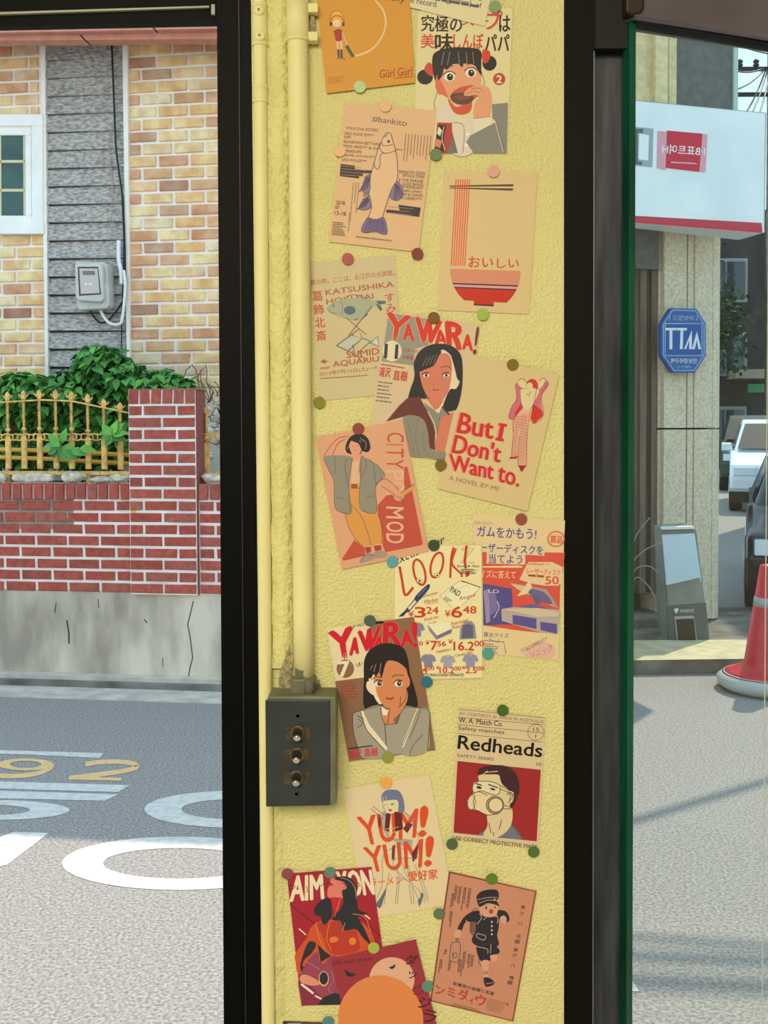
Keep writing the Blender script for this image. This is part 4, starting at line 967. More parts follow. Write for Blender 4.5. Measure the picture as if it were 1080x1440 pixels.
a.p((205, 192, 150), '845,600 942,590 942,660 855,672').l((60, 50, 40), 2, '845,600 942,590')
a.p((120, 116, 96), '942,528 1024,520 1018,776 850,776 812,720 830,690 965,618 945,600').l((210, 195, 140), 3, '960,620 1000,770').p((100, 98, 82), '735,640 770,776 700,776 720,700').l((50, 46, 40), 2, '830,690 965,618 1005,760')
a.l((60, 50, 40), 2.5, '740,620 800,640 795,775', 1).e((225, 210, 170), 818, 680, 9).e((225, 210, 170), 812, 735, 9)
a.p((160, 50, 34), '666,620 740,622 742,700 715,775 648,775 660,690').p((26, 22, 20), '668,632 712,634 700,690 702,768 650,765').p((210, 190, 150), '672,640 690,660 680,690 664,676').p((196, 110, 76), '655,700 690,712 680,750 650,738').l((215, 200, 160), 3, '700,640 690,700 704,760', 1)
a.e((176, 56, 38), 979, 400, 31, 31).t((215, 200, 150), '2', 966, 420, 26, 38, 0, .06)
card('postcard of a dark haired girl biting a burger under bold red and black characters', '568,55 1047,40 1020,778 545,765', 1.2, W_, a)
# 4 fish line-up poster
a = Art(450, 140, 6.353); PB = (204, 164, 112); N_ = (58, 44, 74); T_ = (84, 62, 48)
a.t((74, 56, 62), '#bankito', 462, 200, 312, 58, 8, .012)
for i, (tx, ww, xx) in enumerate((('VOLKOVA SISTERS', 290, 230), ('RED RACK"EM***', 258, 224), ('IHM', 54, 218), ('BOHEMIAN BETYARS', 320, 212), ('MISS RED** & KAYZ SUD***', 530, 208), ('MAKROME', 140, 232), ('JAMEL KOVACS**', 264, 222), ('SAD POLES***', 226, 192))):
    a.t(T_, tx, xx, [266, 314, 346, 388, 426, 472, 510, 548][i], ww, 26, 4.5, .03)
a.p((40, 30, 28), '186,574 312,590 310,620 460,634 458,660 384,655 382,684 350,680 346,706 176,684')
a.lines((150, 116, 84), 196, 590, 250, 5, 4, 26, 4.5)
for i, (tx, ww, xx) in enumerate((('BENNATZH ZEZEN', 232, 706), ('SPITALO STRES', 198, 736), ('SHE & THE PARKER', 290, 634), ('LIKE LOVE BAND', 276, 648), ('HEVESKISLANY', 200, 720), ('FODER LÖRINC', 200, 712), ('IGRAM & CHRON', 226, 690), ('RUN DESERT***', 220, 690))):
    a.t(T_, tx, xx, 656+i*33, ww, 25, 4.5, .03)
for i, (tx, ww, xx) in enumerate((('BERES', 90, 398), ('DRUAL', 96, 400), ('SEVERADO', 110, 470), ('CULF COLLAR', 190, 430), ('THE VOICE', 150, 426), ('GEZA SHOW', 180, 380), ('ALOHA', 100, 376), ('MINIM', 110, 374), ('SZED', 100, 388))):
    a.t(T_, tx, xx, 702+i*33, ww, 22, 4.5, .03)
a.p((40, 30, 28), '700,940 900,966 886,1048 590,1010 594,984 712,996'); a.lines((150, 116, 84), 612, 952, 262, 5, 3, 28, 6)
a.lines((120, 92, 70), 764, 305, 250, 7, 9, 28, 5, .3, True); a.lines((120, 92, 70), 296, 740, 380, 6, 3, 24, 5, .5, True); a.lines((120, 92, 70), 262, 1010, 180, 6, 1, 24, 4, .1, True)
a.t(T_, '2018.', 142, 936, 86, 34, 4, .03).t(T_, '07', 134, 976, 38, 28, 4, .03).t(T_, '13-18.', 130, 1030, 108, 34, 4, .03); a.lines(T_, 116, 1092, 122, 7, 4, 16, 5); a.lines(T_, 108, 1156, 126, 7, 4, 15, 5)
a.t(T_, 'www.theworldisourtunnel.hu', 318, 1232, 322, 20, 6.5, .02)
a.p(PB, '600,296 570,330 520,440 480,580 450,700 440,860 460,960 432,1050 500,1072 560,1050 590,940 640,800 690,710 690,560 670,430 640,330 620,300', 1)
for q in ('600,294 570,330 520,440 480,580 450,700 440,860 462,960 430,1052', '600,294 630,306 650,370 676,460 692,580 688,716 640,800 596,930 556,1056', '548,380 560,408 600,412 650,400', '545,384 532,430 560,470 610,478 660,462 680,452', '610,478 560,480 540,500 536,580 516,622 490,600 484,560', '572,330 590,326 604,302'): a.l(N_, 6, q, 1)
a.e(N_, 613, 374, 13)
for pts, n_ in (('446,668 408,694 380,770 386,830 420,842 448,800', 6), ('440,862 380,900 352,960 372,986 440,974 456,910', 6), ('684,728 735,790 738,850 700,900 640,888 622,840', 7)):
    a.p((120, 98, 110), pts, 1).l(N_, 4, pts, 1, closed=True); q = np.array(P_(pts)); c = q.mean(0)
    for k in range(n_): a.l(N_, 6, [tuple(q[0]*.7+c*.3+np.array([k*5-12, k*4-10])), tuple(q[3]+np.array([k*14-40, -k*6]))])
a.p((112, 92, 118), '430,1052 400,1090 372,1150 378,1184 430,1190 484,1172 540,1196 590,1204 600,1170 588,1100 564,1052 500,1074', 1)
for k in range(15): a.l(N_, 5, f'{436+k*9},{1062+(k%3)*4} {388+k*14.2},{1186+(k%4)*3}')
a.l(N_, 5, '430,1052 400,1090 372,1150 378,1184 430,1190 484,1172 540,1196 590,1204 600,1170 588,1100 564,1052 500,1074', 1, closed=True)
card('beige concert line-up postcard with a large standing blue-outlined fish', '235,20 1040,100 880,1362 75,1270', 2.0, PB, a)
# 5 noodles
a = Art(600, 230, 6.353); PN = (200, 172, 112)
a.p((214, 150, 96), '256,142 388,142 345,914 212,914')
for k in range(7): a.l((176, 76, 40), 7.5, f'{262+k*20.4},142 {218+k*20.4},914')
a.p((84, 54, 42), '205,196 775,184 775,204 205,208').p((84, 54, 42), '204,214 772,222 770,243 203,222').p((150, 60, 40), '250,196 386,194 386,206 250,207').p((150, 60, 40), '250,214 386,216 386,226 250,223')
a.t((184, 58, 26), 'おい', 374, 926, 218, 96, 1, .04).t((184, 58, 26), 'しい', 628, 932, 194, 84, 1, .04)
def bowl(y0_, y1_, x0_=210, x1_=840):
    t0 = np.linspace(0, 1, 18); o = []
    def hx(y): k = min(max((y-940)/ (1262-940), 0), 1); return 316*math.sqrt(max(1-k**2*0.82, 0))
    yy = np.linspace(y0_, y1_, 14); L = [(524-hx(y)+(y-940)*.0, y-4) for y in yy]; R_ = [(524+hx(y), y+18) for y in yy[::-1]]
    return L+R_
a.p((196, 124, 88), bowl(942, 1070)).p((50, 26, 42), bowl(1070, 1082)).p((196, 140, 128), bowl(1082, 1104)).p((50, 26, 42), bowl(1104, 1114)).p((178, 38, 14), bowl(1114, 1226))
a.p((178, 38, 14), '424,1205 602,1210 600,1262 420,1254').p((70, 26, 24), '421,1252 600,1262 598,1277 420,1266')
card('cream postcard of a red ramen bowl with noodles lifted by chopsticks', '160,65 990,75 915,1345 98,1310', 1.4, PN, a)
# 6 aquarium poster
a = Art(425, 350, 6.547); PA = (188, 170, 118); RA = (164, 68, 50); TE = (74, 96, 84)
a.t(RA, '夏の粋。ここは、お江戸の水族館。', 80, 338, 780, 52, -7, .018)
a.t(RA, 'KATSUSHIKA', 218, 428, 632, 52, -7.2, .035).t(RA, 'HOKUSAI', 226, 512, 434, 50, -7.2, .035)
for i, ch in enumerate('葛飾北斎'): a.t((176, 56, 44), ch, 98+i*12, 486+i*122, 92, 94, -6, .04)
for i, ch in enumerate('すみ'): a.t((176, 56, 44), ch, 766+i*12, 492+i*96, 88, 78, -6, .02)
FS = (150, 150, 112)
a.p(FS, '230,548 270,500 340,470 460,455 560,462 650,470 720,478 700,510 640,545 580,620 500,660 420,650 330,620 260,590', 1).p(TE, '690,480 770,478 760,500 705,500').p(TE, '680,510 720,520 735,560 715,568', 1).p(TE, '690,482 720,476 765,486 768,500 720,512 690,498', 1)
a.e((70, 96, 92), 438, 566, 54, 40).e((112, 126, 100), 288, 522, 12, 20).l(TE, 5, '232,550 262,584 310,596', 1).l(TE, 5, '350,478 374,540 360,600', 1).l(TE, 6, '400,440 460,424 540,432 620,474', 1).p((96, 112, 96), '470,650 520,634 500,664')
a.l((140, 56, 44), 7, '404,634 590,790').l(TE, 9, '640,530 570,620').l((120, 52, 44), 8, '604,598 545,650 425,800').l(TE, 7, '604,598 560,630')
for q in ('314,890 524,738 548,818 640,856 694,806 708,904 616,862 520,950 560,1006', '314,890 420,940 530,1000 556,990', '420,940 548,830 450,790', '460,790 470,900 490,985', '430,800 470,912'): a.l(TE, 9, q)
a.p((170, 172, 140), '440,812 470,800 530,822 436,912 340,888').p((186, 190, 160), '640,850 690,822 700,890')
for q in ('314,890 524,738 548,818 640,856 694,806 708,904 616,862 520,950 560,1006',): a.l(TE, 9, q)
a.t(RA, 'SUMID', 414, 1006, 300, 60, -7, .035).t(RA, 'AQUARIU', 286, 1096, 426, 60, -7, .035)
a.p(RA, '166,1042 205,1012 210,1030 246,1034 212,1046 206,1064 196,1050').lines(RA, 165, 1092, 96, 6, 2, 12, -6)
a.t((160, 84, 60), '2013年7月13日(土)一9', 160, 1178, 534, 44, -6.5, .015); a.lines((150, 90, 60), 166, 1190, 514, 9, 1, 10, -4)
card('tan aquarium exhibition postcard with a grey fish above a folded line fish', '78,125 852,60 945,1325 150,1400', 1.0, PA, a)
# 7 volume 11 cover, figure replaced by a plain one
def bust(a, hair, skin, shade, top, pts): pass
a = Art(515, 430, 6.259); PG = (196, 170, 124); BG = (134, 130, 104); RR = (192, 46, 30); HR = (38, 36, 34)
a.p(BG, '196,62 575,122 575,200 545,345 430,380 418,526 134,488')
a.p((205, 184, 132), '560,120 700,142 690,330 560,330')
def yaw(a, q, col, out):
    a.tq(out, 'YAWARA', q, .075); a.tq(col, 'YAWARA', q, .05)
YT = '192,62 880,150 930,395 206,300'
for (ch, q) in (('Y', '190,62 388,98 270,310 232,300'), ('A', '330,160 412,160 418,308 330,296'), ('W', '442,104 660,140 600,336 470,318'), ('A', '600,210 700,220 724,358 608,342'), ('R', '702,140 884,166 830,388 720,352'), ('A', '850,250 936,262 934,396 850,380'), ('!', '976,184 992,186 962,430 940,424')):
    if ch != '!': a.tq((205, 180, 120), ch, q, .13)
    a.tq(RR if ch != '!' else (110, 40, 30), ch, q, .10 if ch != '!' else .03)
a.e((206, 190, 138), 228, 398, 84, 92).t((46, 46, 70), '11', 160, 458, 112, 122, 4, .07)
a.t((170, 66, 48), '日本一の', 322, 408, 134, 36, 5, .02).t((170, 66, 48), '先輩編', 318, 468, 92, 36, 5, .02)
a.l((150, 40, 30), 8, '130,514 336,548').t((182, 48, 34), '浦沢', 110, 622, 100, 86, 5, .04).t((182, 48, 34), '直樹', 234, 652, 124, 88, 6, .04)
a.lines((96, 96, 72), 106, 664, 150, 10, 6, 33, 7, .5)
SKc = (192, 110, 78)
a.p(HR, '425,600 420,500 470,400 560,345 680,335 780,370 838,450 850,600 838,760 800,900 760,925 700,930 660,880 640,840 520,820 420,815 370,820 390,730 415,660', 1)
a.p((206, 188, 140), '640,425 730,420 770,520 800,640 822,668 790,730 740,735 700,810 640,960 600,880', 1)
a.p(SKc, '470,580 500,520 590,430 640,420 720,425 752,500 748,640 720,760 660,840 600,850 540,800 500,720 480,650', 1).p(SKc, '520,800 600,850 660,840 690,820 640,900 604,920')
a.p(HR, '440,560 470,470 560,400 660,400 640,440 600,520 560,545 520,560 470,580', 1)
for k in range(4): a.l((110, 108, 96), 5, f'{620-k*28},{428+k*8} {590-k*32},{515+k*6}', 1)
for ex in (528, 705): a.l(K, 9, f'{ex-38},606 {ex-8},588 {ex+26},590', 1).e((222, 206, 164), ex, 612, 26, 15).e(K, ex, 611, 12, 14)
a.l((110, 50, 36), 7, '655,545 700,532 752,552', 1).l((130, 66, 50), 4, '588,690 600,708', 1).l((150, 50, 44), 10, '585,738 612,742 638,738', 1)
a.p((96, 46, 36), '174,1020 290,880 360,815 470,800 500,860 560,960 610,1060 600,1270 560,1255 540,1120 480,1000 430,970 320,978 240,1000')
GY = (128, 120, 96)
a.p(GY, '322,992 360,965 440,968 510,1010 545,1120 565,1255 660,1280 700,1290 690,1360 560,1340 380,1318 350,1200 330,1080', 1).p(GY, '505,850 600,920 640,950 660,900 760,960 760,1000 640,1010 620,1180 590,1050').p(SKc, '655,985 770,935 740,1060 690,1285 600,1270 620,1160 640,1040')
a.l((210, 200, 150), 6, '540,930 600,1040 620,1170', 1).l(K, 3, '600,1270 650,985', 1).l((96, 46, 36), 14, '666,888 730,960')
for q in ('360,1000 400,1160 420,1310', '460,1000 430,1160 470,1320', '520,1100 500,1230 560,1330', '340,1100 390,1240'): a.l((92, 86, 70), 3, q, 1)
card('comic cover postcard of a dark haired woman in a brown collar, numbered 11', '192,52 1002,160 838,1385 0,1268', 1.7, PG, a)
# 8 but i don't want to
a = Art(605, 490, 5.684); PT = (196, 172, 112); RB = (186, 42, 34); PK = (208, 128, 108)
for dx, col, bd_ in ((-13, PK, .06), (0, RB, .055)):
    for pts_ in ('552,594 616,606 612,628 594,624 574,718 590,722 585,746 520,734 526,712 540,714 560,618 546,615',): a.p(col, [(x+dx, y) for x, y in P_(pts_)])
    for (tx, q) in (('But', '248,514 510,570 498,724 212,672'), ("Don't", '206,684 575,770 556,912 172,832'), ('Want', '156,842 512,920 500,1048 160,972'), ('to.', '552,945 720,990 706,1108 540,1062')):
        q2 = [(x+dx, y+dx*.1) for x, y in P_(q)]; a.tq(col, tx, q2, bd_)
a.t((150, 96, 76), 'A NOVEL BY ME', 148, 1050, 410, 36, 13, .02)
CO = (190, 70, 74); LT = (200, 184, 124)
a.p((186, 96, 100), '680,290 700,262 716,300 760,330 700,360 690,330').p((186, 96, 100), '690,330 730,340 740,430 700,540 670,570 628,550 650,470 690,400', 1).p((186, 96, 100), '850,340 900,300 900,262 945,270 940,310 890,380 890,470 905,530 880,548 835,600 810,560 820,450', 1)
a.p(RB, '735,420 740,470 690,550 675,520').p(RB, '822,440 895,500 895,545 832,600 800,560')
a.p(LT, '720,335 770,325 850,320 870,345 830,430 800,490 740,470 722,410', 1).p(LT, '700,262 730,240 760,290 742,318 706,290', 1).p(LT, '880,262 895,236 915,262 880,320 860,300', 1)
a.p((186, 48, 44), '768,275 800,246 840,250 862,290 856,326 820,312 790,290', 1).e(LT, 798, 296, 22, 26).p((186, 48, 44), '778,270 830,256 822,300 810,275')
a.p((206, 158, 120), '738,478 798,498 780,640 772,780 770,930 742,942 702,930 712,700 690,760 706,850 690,868 650,862 664,700 662,590 700,520')
for k in range(10): a.l((176, 84, 72), 3, f'{672+k*11},{560-k*6 if k<6 else 520} {656+k*11.5},{860 if k<4 else 930}')
for k in range(15): a.l((176, 84, 72), 3, f'{690-k*2.4},{540+k*22} {782-k*1.2},{552+k*24}')
a.l((196, 172, 112), 9, '718,640 706,700 700,770 700,860', 1)
for q in ('738,478 700,520 662,590 664,700 650,862 690,868 706,850', '798,498 780,640 772,780 770,930 742,942 702,930 712,700', '720,335 722,410 740,470', '850,320 830,430 800,490', '680,290 690,400 650,470 628,550 660,570', '945,270 890,380 905,530 835,600 800,570', '700,262 730,240 768,262', '870,262 905,236 945,275', '770,360 790,380 800,340'): a.l((150, 46, 46), 4, q, 1)
a.p((150, 34, 32), '640,868 700,862 690,880 630,884').p((150, 34, 32), '706,934 768,936 735,985 722,980')
card("cream novel-cover postcard with a plaid-trousered woman and slanted red lettering", '330,52 1032,210 775,1300 60,1120', 2.6, PT, a)
# 9 city pop
a = Art(435, 590, 6.0); PC = (200, 146, 102); RC = (176, 72, 50); OU = (70, 50, 44)
a.p(RC, '800,400 828,398 958,1050 940,1062 640,1120 620,1060 600,850 575,780 578,720 650,640 800,620').p(RC, '378,1018 470,1080 470,1150 290,1192 276,1176')
LW = (206, 160, 118)
for i, (ch, x, y, h_) in enumerate((('C', 660, 108, 80), ('I', 655, 205, 8), ('T', 655, 240, 75), ('Y', 655, 330, 85), ('P', 655, 425, 80), ('O', 665, 525, 80), ('P', 655, 610, 70), ('M', 655, 735, 95), ('O', 655, 860, 85), ('D', 655, 960, 80))):
    col = RC if i < 4 else LW
    q = [(x+140, y+6), (x+140, y+h_+6), (x-4, y+h_), (x-4, y)]
    a.tq((206, 154, 112), ch, q, .03); a.tq(col, ch, q, .0)
BL = (132, 124, 98); SKp = (204, 140, 100); YE = (198, 136, 60)
a.p(SKp, '330,140 260,150 180,220 130,310 165,320 200,300 240,200 300,165', 1).l(OU, 4, '330,142 250,156 180,220 126,305', 1).l(OU, 4, '300,168 240,204 195,300', 1)
a.p(YE, '345,560 425,560 430,780 560,780 605,900 612,1050 460,1070 380,1000 320,870 300,785 345,780', 1).l((130, 80, 40), 5, '360,720 440,820 500,980 520,1060', 1).l(OU, 4, '300,790 330,900 390,1010 460,1070', 1).l(OU, 4, '580,800 610,900 614,1040', 1)
a.p((206, 160, 112), '362,330 430,320 425,560 350,560').p(SKp, '370,290 425,280 440,340 400,356 366,350')
a.p(BL, '120,320 205,302 360,318 352,400 335,560 350,790 240,770 212,700 206,520 160,420', 1).p(BL, '440,305 480,330 570,380 640,480 560,560 565,780 440,770 418,700 430,500 416,420', 1)
for q in ('120,320 160,420 206,520 212,700 240,770 350,790 350,700', '205,302 215,330 215,460', '480,330 540,370 552,480 565,560', '570,380 640,480 560,560 565,780 440,770', '362,318 352,400 335,560 345,780', '440,305 430,500 418,700', '218,655 290,668', '480,660 545,640', '320,330 300,400 330,560', '470,340 480,400 430,500'): a.l((74, 66, 56), 4, q, 1)
a.p(SKp, '590,560 640,480 700,540 770,600 800,640 770,690 720,650 640,600 610,540', 1).l(OU, 4, '560,560 620,500 690,530 760,600', 1).l(OU, 4, '610,560 700,620 740,670', 1).p((196, 140, 70), '760,625 880,545 890,580 800,640').l(OU, 4, '770,620 884,545', 1).l(OU, 4, '740,640 790,690 770,650', 1)
a.p((34, 28, 28), '312,270 305,230 330,165 380,125 450,125 500,170 515,240 490,275 440,265 430,290 345,290', 1).p(SKp, '336,215 360,170 385,190 430,180 440,240 425,285 392,304 360,290 342,250', 1).p((34, 28, 28), '350,175 400,170 440,200 440,250 415,205 385,190', 1)
for q in ('330,225 320,250', '460,170 480,210 470,250', '430,150 455,180'): a.l((150, 140, 120), 4, q, 1)
a.l((160, 90, 70), 4, '380,262 400,262').l(OU, 3, '352,228 370,224').l(OU, 3, '392,224 412,222')
a.e((150, 72, 50), 380, 562, 30, 18).l(OU, 4, '345,545 425,545').l(OU, 4, '345,580 425,578')
a.p((150, 60, 50), '470,1072 520,1076 520,1120 480,1130').p((150, 60, 50), '545,1064 605,1060 608,1100 555,1110').p((150, 130, 110), '425,1190 480,1140 530,1130 550,1150 540,1176 440,1212', 1).p((150, 130, 110), '550,1120 610,1108 660,1135 640,1160 555,1168', 1).l(OU, 4, '425,1195 480,1140 545,1150', 1).l((205, 170, 130), 5, '455,1075 520,1068').l((205, 170, 130), 5, '540,1062 606,1050')
card('tan postcard of a short haired figure in a grey jacket saluting beside sideways lettering', '50,150 787,0 1008,1118 275,1265', 2.6, PC, a)
# 10 look
a = Art(545, 720, 4.154); PL = (214, 198, 136); RL = (184, 54, 24)
a.l(K, 2, '38,198 549,192 556,968 38,976', closed=True)
a.t((44, 40, 38), 'Excuse our', 42, 312, 330, 48, -24, .008, .4)
for q, w_ in (('70,318 85,400 104,486 150,440', 15), ('386,205 372,270 366,385', 13), ('400,212 376,300 430,360 432,380', 12)): a.l(RL, w_, q, 1)
a.ring(RL, 13, 186, 352, 32, 76, -14).ring(RL, 13, 288, 310, 34, 74, 14).l(RL, 15, '462,196 452,280 458,330', 1).p(RL, '455,350 480,345 478,372 455,382')
for x, y in ((187, 402), (290, 370)): a.e((214, 198, 140), x, y, 18, 12, 20).ring(K, 2, x, y, 18, 12, 20).e(K, x, y+1, 6)
a.l((74, 60, 50), 3, '432,212 505,210 440,298 508,296').l((74, 60, 50), 2.5, '430,222 480,220 430,300', 0).t(K, 'Boxy & days', 408, 326, 128, 17, 0, .03); a.lines(K, 430, 332, 92, 4, 5, 6.5, 0)
a.p((44, 54, 84), '158,500 225,430 246,424 240,452 180,520', 1).p((60, 60, 60), '105,570 160,505 182,520 120,590').p((205, 195, 160), '118,560 160,515 170,524 128,572').p((44, 54, 84), '62,612 105,572 116,582 92,610').l((130, 140, 160), 3, '175,495 228,442')
a.p((222, 206, 150), '305,488 420,402 545,440 400,580').l((90, 84, 70), 2, '305,488 420,402 545,440 400,580', closed=True).l((50, 44, 40), 5, '432,402 542,440').l((170, 158, 110), 2, '330,480 480,420').t((50, 46, 50), 'PAD', 362, 462, 62, 32, 32, .04).lines((80, 70, 60), 338, 490, 50, 4, 3, 8, 36)
a.t((160, 84, 44), 'Sharpie', 206, 505, 92, 22, -14, .02, .3).t((160, 84, 44), 'Marker', 216, 537, 88, 22, -12, .02, .3).l((150, 90, 60), 2, '222,540 298,526').t((160, 84, 44), 'Ringed', 424, 522, 98, 26, -14, .02, .3)
def price(x, y, A_, big, sm, s1, s2, hb): a.t(RL, A_, x, y, s1*.5, hb*.6, 0, .03).t(RL, big, x+s1*.6, y+4, s1, hb, 0, .06).t(RL, sm, x+s1*.65+s1+2, y-hb*.30, s2, hb*.66, 0, .05)
price(122, 612, '¥', '3', '24', 62, 70, 60); price(336, 612, '¥', '6', '48', 62, 78, 64)
a.t((160, 84, 44), 'Post-on', 216, 640, 84, 20, -14, .02, .3).t((160, 84, 44), 'hill', 244, 664, 44, 18, -14, .02, .3)
SHi = (120, 118, 124)
a.p((222, 208, 154), '232,655 355,640 376,680 290,722').p((110, 100, 108), '238,680 290,722 376,682 374,706 284,746').p((130, 120, 126), '232,655 290,722 284,746 244,695')
def shirt(x, y, k, col, lng=0): a.p(col, [(x+k*u, y+k*v) for u, v in ((-30, -20), (-10, -28), (10, -28), (30, -20), (40, 5), (26, 14), (22, 2), (22, 38), (-22, 38), (-22, 2), (-26, 14), (-40, 5))]).l((205, 195, 150), 2, [(x-8*k, y-27*k), (x, y-18*k), (x+8*k, y-27*k)])
a.p((130, 126, 130), '425,680 450,640 490,636 510,660 520,740 420,745').p((90, 88, 98), '440,662 470,654 500,662 500,735 432,738'); a.t((160, 84, 44), 'Post-muted', 374, 664, 104, 20, -14, .02, .3).t((160, 84, 44), 'Prairie', 378, 686, 74, 18, -14, .02, .3)
shirt(168, 680, 1.25, SHi); shirt(238, 862, 1.15, SHi); shirt(352, 868, 1.15, (150, 144, 142)); shirt(484, 862, 1.2, (136, 132, 140))
a.t(RL, '0', 184, 780, 22, 24, 0, .06).t(RL, '¥', 222, 776, 22, 26, 0, .04).t(RL, '7', 252, 806, 38, 52, 0, .06).t(RL, '56', 292, 784, 48, 30, 0, .06).t(RL, '¥', 356, 768, 24, 24, 0, .04).t(RL, '16.2', 386, 808, 118, 50, 0, .06).t(RL, '00', 508, 784, 54, 32, 0, .06)
a.t(RL, '4', 204, 940, 28, 36, 0, .06).t(RL, '00', 234, 924, 38, 24, 0, .05).t(RL, '¥', 284, 918, 18, 20, 0, .04).t(RL, '10.2', 304, 942, 84, 36, 0, .05).t(RL, '00', 390, 926, 40, 24, 0, .05).t(RL, '¥', 436, 918, 18, 20, 0, .04).t(RL, '2.5', 456, 942, 64, 36, 0, .05).t(RL, '00', 522, 926, 40, 24, 0, .05)
a.t((160, 84, 44), 'Peekaboo', 286, 826, 84, 16, -12, .02, .3).t((160, 84, 44), 'Casuals shirt', 396, 846, 104, 16, -12, .02, .3); a.t((70, 60, 50), 'PRETTY MUSICAL/SHAN CRIMINATED', 192, 960, 254, 16, 0, .03)
card('cream shopping leaflet card with LOOK in big red letters and yen prices', '30,190 552,188 563,972 35,984', 2.2, PL, a)
# 11 laser disc advert
a = Art(545, 720, 4.154); PP = (206, 182, 122); PU = (90, 80, 110); R11 = (196, 76, 54)
a.p(R11, '498,228 1036,238 1024,342 1008,390 800,400 758,392 790,316 752,312 504,318').p(R11, '505,325 790,326 758,392 810,400 1010,420 1000,700 900,712 515,656')
a.p((205, 180, 130), '505,78 886,92 884,158 505,140').t((70, 62, 104), 'ガムをかもう!', 522, 142, 346, 62, 3, .035)
a.p((205, 180, 130), '498,168 920,186 916,256 500,230').t((70, 62, 104), 'レーザーディスクを', 500, 230, 408, 54, 3, .035)
a.p((205, 180, 130), '580,236 806,246 804,308 578,300').t((70, 62, 104), '当てよう', 590, 298, 196, 54, 2, .035).t((120, 80, 90), 'きみのゴルビとい', 505, 72, 110, 22, 2, .01)
a.t((208, 176, 120), 'クイズに答えて', 504, 382, 244, 46, 2, .03)
a.p((208, 178, 124), '820,292 960,292 1024,322 1016,370 1000,430 920,430 850,420 770,396 806,320').t(R11, 'レーザーディスク', 812, 362, 196, 36, 3, .035); a.t((150, 60, 40), 'Sound&visualカード', 816, 308, 130, 16, 3, .02); a.lines((150, 60, 40), 822, 364, 100, 12, 1, 8, 4); a.t(R11, '50', 922, 422, 78, 46, 0, .06)
a.ring((190, 90, 60), 7, 984, 158, 48, 44).e((208, 172, 116), 984, 160, 42, 38).t(R11, '賞品', 950, 180, 70, 44, 3, .06)
a.p((78, 70, 112), '505,430 560,420 700,445 726,462 728,640 690,656 505,640', 1).p((110, 100, 132), '585,480 625,470 640,560 600,600 580,560', 1).p((140, 124, 140), '560,460 590,450 600,640 575,650').t((206, 180, 140), 'LD', 590, 470, 60, 20, 5, .02).l((170, 150, 140), 7, '620,620 650,560 640,520', 1)
a.p((150, 136, 120), '708,412 930,452 1004,566 760,440').p((190, 170, 124), '718,418 800,432 985,560 760,452').p((100, 90, 112), '820,450 915,470 960,540 850,500', 1).p((96, 88, 116), '740,560 800,548 860,540 990,590 880,620 760,600', 1).p((90, 84, 108), '840,490 870,485 900,530 870,545')
a.p((166, 150, 130), '664,568 730,555 1000,570 1010,600 995,735 668,636').p((86, 76, 118), '730,600 870,622 870,684 732,654').p((86, 76, 118), '892,640 990,655 990,712 894,690').p((190, 170, 128), '664,568 740,580 870,612 1000,608 1000,585 880,560')
a.p((208, 184, 128), '828,400 845,440 810,480 755,492 790,450')
a.p(PP, '510,668 1000,716 996,862 520,820').t((90, 66, 78), 'ご応募全クイズ', 505, 726, 202, 28, 3, .02); a.l((110, 96, 100), 5, '560,750 680,760 690,828').lines((120, 100, 100), 520, 764, 150, 6, 5, 12, 4); a.l((100, 92, 104), 4, '592,740 640,760 650,742', 1)
a.p((206, 160, 128), '800,840 830,790 890,762 950,768 978,800 972,846 940,856', 1); a.tq((120, 76, 88), 'パイ&LD SUMMER KITで', '770,800 930,726 934,748 786,826', .02); a.tq((170, 110, 104), 'ソニック', '832,820 960,770 962,820 840,850', .03)
card('red and violet laser disc advertisement postcard at the right pillar edge', '498,10 1037,50 997,868 520,822', 1.2, PP, a)
# 12 volume 7 cover, figure replaced by a plain one
a = Art(450, 860, 6.353); P7 = (210, 190, 138); B7 = (128, 92, 60); R7 = (188, 24, 36)
a.p(B7, '450,98 840,47 1030,1236 258,1338 135,622 400,588 445,330')
for (ch, q) in (('Y', '84,190 284,138 246,410 196,418'), ('A', '276,240 350,226 340,372 270,392'), ('W', '345,180 540,130 470,370 400,350'), ('A', '490,230 570,212 560,330 476,340'), ('R', '576,105 730,84 720,300 570,312'), ('A', '740,170 800,160 830,300 730,310'), ('!', '812,98 870,92 868,318 836,322')):
    a.tq((180, 130, 90), ch, q, .13 if ch != '!' else .04); a.tq(R7, ch, q, .10 if ch != '!' else .03)
a.t(K, 'BIG SPIRITS', 296, 140, 100, 20, -6, .02).p(K, '494,88 566,82 568,106 496,112')
a.e(B7, 226, 510, 78, 82).t((216, 200, 160), '7', 174, 582, 92, 132, -4, .08).l(K, 4, '320,462 340,494 352,450 356,484 384,452', 1)
a.lines((160, 44, 44), 176, 640, 160, 9, 6, 26, -5, .3)
a.p(K, '400,870 392,600 395,440 440,350 540,290 640,285 740,320 785,420 805,560 850,700 868,850 740,840 560,840', 1)
SK7 = (194, 120, 72)
a.p((216, 196, 146), '440,560 470,500 560,460 620,700 540,830 470,730 440,640', 1).p((216, 196, 146), '415,640 430,622 450,640 476,740 440,720 415,680', 1)
a.p(SK7, '495,660 480,600 520,480 590,440 680,440 760,490 785,570 800,600 800,660 770,690 740,780 690,850 620,868 560,830 510,740', 1)
a.p(K, '425,560 450,470 540,400 640,385 740,430 785,540 760,500 690,450 600,445 560,560 545,590 530,540 500,580 480,560 450,600', 1)
for q in ('500,470 480,540', '545,460 530,560', '450,520 470,480'): a.l((150, 100, 100), 7, q, 1)
